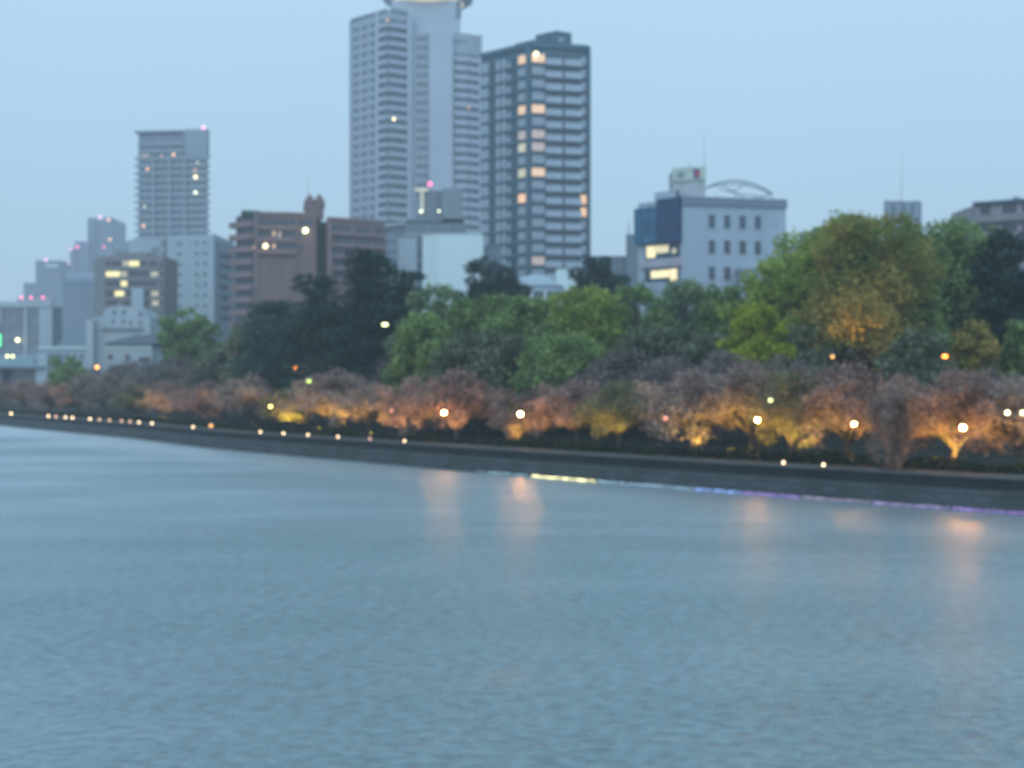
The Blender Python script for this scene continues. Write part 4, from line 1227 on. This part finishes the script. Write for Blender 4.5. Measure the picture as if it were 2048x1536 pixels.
me_gl = {1: MB().sphere((0, 0, 0), .095, 12, 8).mesh('lens', E_PL, True), 0: MB().sphere((0, 0, 0), .095, 12, 8).mesh('lens', E_PLD, True)}
for (px, py, br, lab) in PL:
    p = bank_pos(px, 1.15); z = max(2.2, Z(py, p.y))
    t = empty('path_light', (p.x, p.y, 2.03), lab, 'path light', 'small lights along the embankment coping')
    h = z - 2.03; sc_ = max(1.0, p.y / 125)
    a_ = meshobj('post', me_base, t); a_.scale = (1, 1, max(.2, (h - .12) / .14))
    b_ = meshobj('lens', me_gl[br], t); b_.location = (0, 0, h); b_.scale = (sc_,) * 3
    c_ = meshobj('hood', me_hood, t); c_.location = (0, 0, h + .12 * sc_)
# road lamps on tall poles behind the trees
for (px, py, D, m, r, lab) in (
    (589, 735, 176, emis('sodium orange', (1, .28, .03), 9), .2, 'orange road lamp in the dark below the pines'),
    (194, 734, 250, MATS['sodium orange'], .28, 'orange road lamp at the left above the cherries'),
    (1890, 713, 121, MATS['sodium orange'], .22, 'bright orange road lamp at the right under the deep green tree'),
    (1665, 713, 124, emis('amber lamp', (1, .45, .06), 2.6), .16, 'dim amber lamp by the pale camphor trunk'),
    (618, 762, 128, emis('lime lamp', (.6, .9, .08), 3.0), .17, 'small lime green lamp above the lilac cherry'),
    (1541, 800, 99, emis('pale lime lamp', (.8, 1, .35), 3.6), .13, 'small greenish lamp above the street lamp under the camphor'),
    (783, 821, 128, emis('dim red lamp', (1, .3, .15), 2.4), .11, 'tiny dim red lamp left of the salmon pink cherry'),
    (1331, 836, 98, MATS['dim red lamp'], .12, 'tiny dim red lamp right of centre in the grey pink cherry'),
    (422, 851, 158, MATS['amber lamp'], .2, 'dim amber lamp right of the solitary path light'),
    (1920, 777, 90, emis('faint green lamp', (.6, .8, .4), 1.0), .10, 'faint greenish lamp in the wide pink cherry at right')):
    gz = 2.2; z = Z(py, D)
    t = empty('road_lamp', (X(px, D), D, gz), lab, 'street lamp', 'small lamps among the trees'); h = z - gz
    MB().tube([(0, .25, 0), (0, .25, h + .1), (0, .1, h + .3), (0, -.05, h + .26)], [.04, .03, .025, .02], 7).build('pole', M_POLE, t)
    MB().lathe([(.05, .28), (r * .9, .2), (r, r * .6)], (0, 0, h), 10).build('shade', M_STEEL, t)
    MB().sphere((0, 0, h), r, 12, 8).build('bulb', m, t, True)

# flood lights at the foot of the cherries
LD = {}
def light(kind, e, col, rad=.12):
    k = (kind, e, col)
    if k not in LD:
        l = bpy.data.lights.new('flood_' + kind, 'SPOT' if kind == 'spot' else 'POINT'); l.energy = e; l.color = col; l.shadow_soft_size = rad
        if kind == 'spot': l.spot_size = math.radians(150); l.spot_blend = .6
        LD[k] = l
    return LD[k]
me_h = MB().box(-.18, .18, -.12, .12, .06, .24).mesh('housing', M_STEEL)
me_b = MB().box(-.05, .05, -.2, .2, 0, .06).mesh('bracket', M_STEEL)
me_l = MB().box(-.15, .15, -.10, .10, .24, .26).mesh('lens', emis('flood lens', (1, .6, .2), .3))
OR = (1.0, .62, .10); YE = (1.0, .68, .09); SA = (1.0, .58, .20)
FL = [(2040, 6.5, 150, OR, 'by the cherry at the right edge'), (1885, 5.4, 150, OR, 'under the wide pink cherry at right'), (1925, 8, 110, OR, 'behind the brightest street lamp'),
      (1800, 6.5, 80, OR, 'behind the drooping cherry'), (1700, 6.0, 130, OR, 'under the reddish lit cherry'), (1640, 7.0, 120, YE, 'right of the olive tinged cherry'),
      (1585, 5.2, 120, YE, 'under the olive tinged cherry'), (1515, 6.0, 150, YE, 'under the tall golden lit cherry'), (1460, 5.6, 150, OR, 'left of the golden lit trunk'),
      (1390, 5.6, 120, YE, 'under the grey pink cherry with golden underside'), (1230, 6.5, 110, YE, 'under the yellow green tinged cherry'), (1190, 5.2, 90, OR, 'by the leaning orange lit trunk'),
      (1120, 7.0, 70, OR, 'under the muted pink cherry'), (1040, 5.0, 130, OR, 'under the low small cherry'), (925, 5.4, 110, SA, 'under the salmon pink cherry'), (872, 5.5, 120, OR, 'under the street lamp left of centre'),
      (812, 4.6, 120, SA, 'inside the glowing orange bush'), (742, 6.0, 130, OR, 'under the cherry with golden branches'), (690, 6, 150, YE, 'right of the lilac topped cherry'), (640, 6.0, 150, OR, 'left of the lilac topped cherry'),
      (575, 5.4, 240, YE, 'under the low olive yellow cherry'), (510, 6.5, 170, OR, 'by the thin orange lit trunk'), (425, 5.5, 160, SA, 'under the salmon lit cherry'), (370, 6, 170, SA, 'under the peach lit cherry'),
      (290, 5.4, 260, YE, 'under the olive rounded cherry at left'), (330, 6, 170, SA, 'right of the olive rounded cherry'), (30, 6, 190, OR, 'near the far left bank'), (110, 6, 160, SA, 'under the dusky pink cherry at left')]
FLOOD = 7.5
for (px, n, e, col, lab) in FL:
    p = bank_pos(px, max(5.2, n - 1.3))
    t = empty('floodlight', (p.x, p.y, 2.12), 'small ground floodlight ' + lab, 'floodlight', 'ground floodlights under the cherries')
    meshobj('housing', me_h, t); meshobj('bracket', me_b, t); meshobj('lens', me_l, t)
    lo = bpy.data.objects.new('beam', light('spot', e * FLOOD * (1.7 if px < 600 else 1.35 if px < 1000 else 1.0), col)); COL.objects.link(lo); lo.parent = t
    lo.location = (0, 0, .34); lo.rotation_euler = (math.radians(180), 0, 0)
# glowing orange shrub beside the path light
p = bank_pos(812, 3.0)
t = empty('shrub', (p.x, p.y, 2.0), 'small bare orange glowing shrub above a path light left of centre', 'shrub')
tb = MB(); C = []
for i in range(9):
    a = R.uniform(0, 6.28); e = Vector((math.cos(a) * .5, math.sin(a) * .3, R.uniform(1.0, 1.9)))
    tb.tube([(0, 0, 0), e * .5 + Vector((0, 0, .1)), e], [.05, .035, .015], 5); C.append((e.x, e.y, e.z - .3, .3, .3, .4))
tb.build('stem', M_BARK, t)
meshobj('foliage', leafmesh('foliage', crown_points(C, 900, .1), .08, M_CHP), t)

# lights over the deep camphors (lamps in the park, seen as yellow and bronze patches)
for (px, py, D, e, col, lab) in ((1700, 700, 124, 600, (1, .55, .12), 'tall park lamp lighting the bronze camphor from below'),
                                  (1530, 690, 130, 1500, (1, .80, .10), 'tall park lamp lighting the vivid yellow green tree')):
    gz = 2.8; z = Z(py, D); h = z - gz
    t = empty('park_lamp', (X(px, D), D, gz), lab, 'street lamp')
    MB().tube([(0, 0, 0), (0, 0, h - .2)], [.09, .06], 8).build('pole', M_POLE, t)
    MB().lathe([(.1, h - .2), (.3, h - .1), (.3, h), (.28, h)], (0, 0, 0), 12).build('shade', M_STEEL, t)
    lo = bpy.data.objects.new('beam', light('spot', e, col)); COL.objects.link(lo); lo.parent = t
    lo.location = (0, 0, h + .12); lo.rotation_euler = (math.radians(180), 0, 0)

# coloured reflections in the water, put in as glowing tubes, one per colour
def reflection_tube(px0, px1, col, st, lab):
    n = max(8, int(abs(px1 - px0) / 3)); b = MB(); pts = []; rad = []
    for i in range(n + 1):
        p = bank_pos(lerp(px0, px1, i / n), -.10); pts.append((p.x, p.y, .09 + R.uniform(-.03, .05))); rad.append(R.uniform(.012, .075))
    b.tube(pts, rad, 5)
    o = b.build('reflection_band', emis('led ' + lab[:14], col, st)); tag(o, lab, 'light strip', 'coloured reflections modelled as glowing tubes at the foot of the wall')
reflection_tube(955, 1055, (.45, .8, 1.0), .42, 'pale cyan light strip at the waterline left of the yellow one')
reflection_tube(1064, 1190, (1.0, .92, .42), 2.6, 'bright yellow light strip at the waterline')
reflection_tube(1196, 1385, (.42, .72, 1.0), .55, 'pale blue light strip at the waterline right of the yellow one')
reflection_tube(1390, 1480, (.22, .38, 1.0), 1.2, 'deep blue light strip at the waterline')
reflection_tube(1485, 1600, (.40, .13, .85), .75, 'violet light strip at the waterline right of the deep blue one')
reflection_tube(1605, 1740, (.50, .36, .62), .6, 'pinkish grey light strip at the waterline')
reflection_tube(1746, 1900, (.45, .25, .75), .6, 'faint lilac light strip at the waterline')
reflection_tube(1906, 2060, (.36, .10, .75), .75, 'violet light strip at the waterline at the right edge')

# ------------------------------------------------------------------ water
def water():
    m, nt, out = _new('river water'); N = nt.nodes; L = nt.links
    tc = N.new('ShaderNodeTexCoord')
    def noise(sx, sy, scale, det, rot=0.0):
        mp = N.new('ShaderNodeMapping'); mp.inputs['Scale'].default_value = (sx, sy, 1); mp.inputs['Rotation'].default_value = (0, 0, rot)
        L.new(tc.outputs['Object'], mp.inputs['Vector'])
        n = N.new('ShaderNodeTexNoise'); n.inputs['Scale'].default_value = scale; n.inputs['Detail'].default_value = det; n.inputs['Roughness'].default_value = .6
        L.new(mp.outputs[0], n.inputs['Vector']); return n
    n1 = noise(.8, 1.0, 2.6, 5, .15); n2 = noise(.6, .8, .45, 3, -.2); n4 = noise(.5, 1.0, .06, 4, .3); n3 = noise(1, 1, .03, 3)
    add = N.new('ShaderNodeMath'); add.operation = 'MULTIPLY_ADD'; add.inputs[1].default_value = 1.3
    L.new(n2.outputs['Fac'], add.inputs[0]); L.new(n1.outputs['Fac'], add.inputs[2])
    bp = N.new('ShaderNodeBump'); bp.inputs['Strength'].default_value = 1.0; bp.inputs['Distance'].default_value = WAVE
    L.new(add.outputs[0], bp.inputs['Height'])
    at = N.new('ShaderNodeAttribute'); at.attribute_name = 'calm'
    cm = N.new('ShaderNodeMapRange'); cm.inputs['To Min'].default_value = 1.0; cm.inputs['To Max'].default_value = .12
    L.new(at.outputs['Fac'], cm.inputs['Value']); gp = N.new('ShaderNodeMapRange'); gp.inputs['From Min'].default_value = .35; gp.inputs['From Max'].default_value = .65
    gp.inputs['To Min'].default_value = .35; gp.inputs['To Max'].default_value = 1.0; L.new(n4.outputs['Fac'], gp.inputs['Value'])
    ml = N.new('ShaderNodeMath'); ml.operation = 'MULTIPLY'; L.new(cm.outputs[0], ml.inputs[0]); L.new(gp.outputs[0], ml.inputs[1])
    L.new(ml.outputs[0], bp.inputs['Strength'])
    g = N.new('ShaderNodeBsdfGlossy'); g.inputs['Roughness'].default_value = .31; g.inputs['Color'].default_value = (.9, .95, 1, 1)
    L.new(bp.outputs[0], g.inputs['Normal'])
    d = N.new('ShaderNodeBsdfDiffuse')
    r = N.new('ShaderNodeValToRGB'); r.color_ramp.elements[0].position = .35; r.color_ramp.elements[1].position = .65
    r.color_ramp.elements[0].color = (.13, .187, .194, 1); r.color_ramp.elements[1].color = (.155, .222, .23, 1)
    L.new(n3.outputs['Fac'], r.inputs['Fac']); r2 = N.new('ShaderNodeMapRange'); r2.inputs['From Min'].default_value = .35; r2.inputs['From Max'].default_value = .62
    r2.inputs['To Min'].default_value = .6; r2.inputs['To Max'].default_value = 1.28; L.new(n1.outputs['Fac'], r2.inputs['Value'])  # wave noise lightens and darkens the body colour, standing in for ripple shading
    vm = N.new('ShaderNodeVectorMath'); vm.operation = 'SCALE'; L.new(r.outputs['Color'], vm.inputs[0]); L.new(r2.outputs[0], vm.inputs['Scale'])
    L.new(vm.outputs[0], d.inputs['Color']); L.new(bp.outputs[0], d.inputs['Normal'])
    fr = N.new('ShaderNodeFresnel'); fr.inputs['IOR'].default_value = 1.33; L.new(bp.outputs[0], fr.inputs['Normal'])
    cl = N.new('ShaderNodeMapRange'); cl.inputs['From Min'].default_value = 0; cl.inputs['From Max'].default_value = 1; cl.inputs['To Min'].default_value = .04; cl.inputs['To Max'].default_value = .95
    L.new(fr.outputs[0], cl.inputs['Value'])
    mx = N.new('ShaderNodeMixShader'); L.new(cl.outputs[0], mx.inputs[0]); L.new(d.outputs[0], mx.inputs[1]); L.new(g.outputs[0], mx.inputs[2])
    L.new(mx.outputs[0], out.inputs['Surface'])
    prof = [(-400, 0), (-16, 0), (-8, 0), (-2, 0), (0, 0), (.3, 0)]
    w = sweep('river_water', prof, m); tag(w, kind='structure')
    for i in range(0, len(w.data.vertices), len(prof)):
        v_ = w.data.vertices[i + 1].co; w.data.vertices[i].co = (v_.x, -60, 0)
    at = w.data.attributes.new('calm', 'FLOAT', 'POINT')
    k = len(prof); at.data.foreach_set('value', [(0, 0, .7, 1, 1, 1)[i % k] for i in range(len(w.data.vertices))])
WAVE = .30
water()

# ------------------------------------------------------------------ dusk haze in the air over the river and the city
def haze():
    m = bpy.data.materials.new('dusk haze'); m.use_nodes = True; nt = m.node_tree; nt.nodes.clear(); N = nt.nodes; L = nt.links
    out = N.new('ShaderNodeOutputMaterial'); a = N.new('ShaderNodeVolumeAbsorption'); e = N.new('ShaderNodeEmission'); ad = N.new('ShaderNodeAddShader')
    a.inputs['Color'].default_value = (0, 0, 0, 1); a.inputs['Density'].default_value = HZ
    e.inputs['Color'].default_value = (.39, .58, .755, 1); e.inputs['Strength'].default_value = HZ
    L.new(a.outputs[0], ad.inputs[0]); L.new(e.outputs[0], ad.inputs[1]); L.new(ad.outputs[0], out.inputs['Volume'])
    o = MB().box(-2200, 1600, -150, 1700, -3, 250).build('haze', m); tag(o, kind='structure')
HZ = .00036
haze()

# ------------------------------------------------------------------ world, sun, camera
w = bpy.data.worlds.new('World'); SC.world = w; w.use_nodes = True
nt = w.node_tree; nt.nodes.clear(); N = nt.nodes; L = nt.links
out = N.new('ShaderNodeOutputWorld'); tc = N.new('ShaderNodeTexCoord'); sp = N.new('ShaderNodeSeparateXYZ')
L.new(tc.outputs['Generated'], sp.inputs[0])
cr = N.new('ShaderNodeValToRGB'); e = cr.color_ramp.elements
e[0].position = 0.0; e[0].color = (.34, .51, .66, 1)
e[1].position = 1.0; e[1].color = (.50, .74, 1.0, 1)
for (p, c) in ((.06, (.39, .575, .74)), (.14, (.435, .645, .84)), (.27, (.49, .72, .94)), (.5, (.55, .80, 1.0))):
    q = e.new(p); q.color = (*c, 1)
L.new(sp.outputs['Z'], cr.inputs['Fac'])
# overhead and behind the camera the dusk sky is brighter
mr = N.new('ShaderNodeMapRange'); mr.inputs['From Min'].default_value = .25; mr.inputs['From Max'].default_value = -1.0
mr.inputs['To Min'].default_value = 1.0; mr.inputs['To Max'].default_value = 2.3
L.new(sp.outputs['Y'], mr.inputs['Value'])
nz = N.new('ShaderNodeTexNoise'); nz.inputs['Scale'].default_value = 1.4; nz.inputs['Detail'].default_value = 3
L.new(tc.outputs['Generated'], nz.inputs['Vector'])
mr2 = N.new('ShaderNodeMapRange'); mr2.inputs['To Min'].default_value = .89; mr2.inputs['To Max'].default_value = 1.04
L.new(nz.outputs['Fac'], mr2.inputs['Value'])
mm = N.new('ShaderNodeMath'); mm.operation = 'MULTIPLY'; L.new(mr.outputs[0], mm.inputs[0]); L.new(mr2.outputs[0], mm.inputs[1])
bg = N.new('ShaderNodeBackground'); L.new(cr.outputs['Color'], bg.inputs['Color']); L.new(mm.outputs[0], bg.inputs['Strength'])
sky = N.new('ShaderNodeTexSky'); sky.sky_type = 'NISHITA'; sky.sun_disc = False
sky.sun_elevation = math.radians(4); sky.sun_rotation = math.radians(200)
bg2 = N.new('ShaderNodeBackground'); bg2.inputs['Strength'].default_value = .012; L.new(sky.outputs['Color'], bg2.inputs['Color'])
ad = N.new('ShaderNodeAddShader'); L.new(bg.outputs[0], ad.inputs[0]); L.new(bg2.outputs[0], ad.inputs[1])
L.new(ad.outputs[0], out.inputs['Surface'])
sl = bpy.data.lights.new('sun', 'SUN'); sl.energy = .35; sl.angle = math.radians(40); sl.color = (.92, .95, 1.0)
so = bpy.data.objects.new('sun', sl); COL.objects.link(so); so.rotation_euler = (math.radians(58), 0, math.radians(-18))
cam = bpy.data.cameras.new('camera'); co = bpy.data.objects.new('camera', cam); COL.objects.link(co)
co.location = (0, 0, H); co.rotation_euler = (math.radians(90), 0, 0)
cam.sensor_width = 36; cam.lens = 36 * F / 2048; cam.clip_start = .1; cam.clip_end = 6000
cam.dof.use_dof = True; cam.dof.focus_distance = 4.0; cam.dof.aperture_fstop = 3.4
SC.camera = co
SC.view_settings.view_transform = 'Standard'; SC.view_settings.look = 'None'; SC.view_settings.exposure = 0; SC.view_settings.gamma = 1
SC.render.engine = 'CYCLES'
SC.cycles.use_denoising = True
SC.cycles.volume_bounces = 0
SC.cycles.max_bounces = 5; SC.cycles.diffuse_bounces = 3; SC.cycles.glossy_bounces = 3; SC.cycles.transmission_bounces = 2
SC.cycles.sample_clamp_indirect = 6
SC.cycles.use_light_tree = True
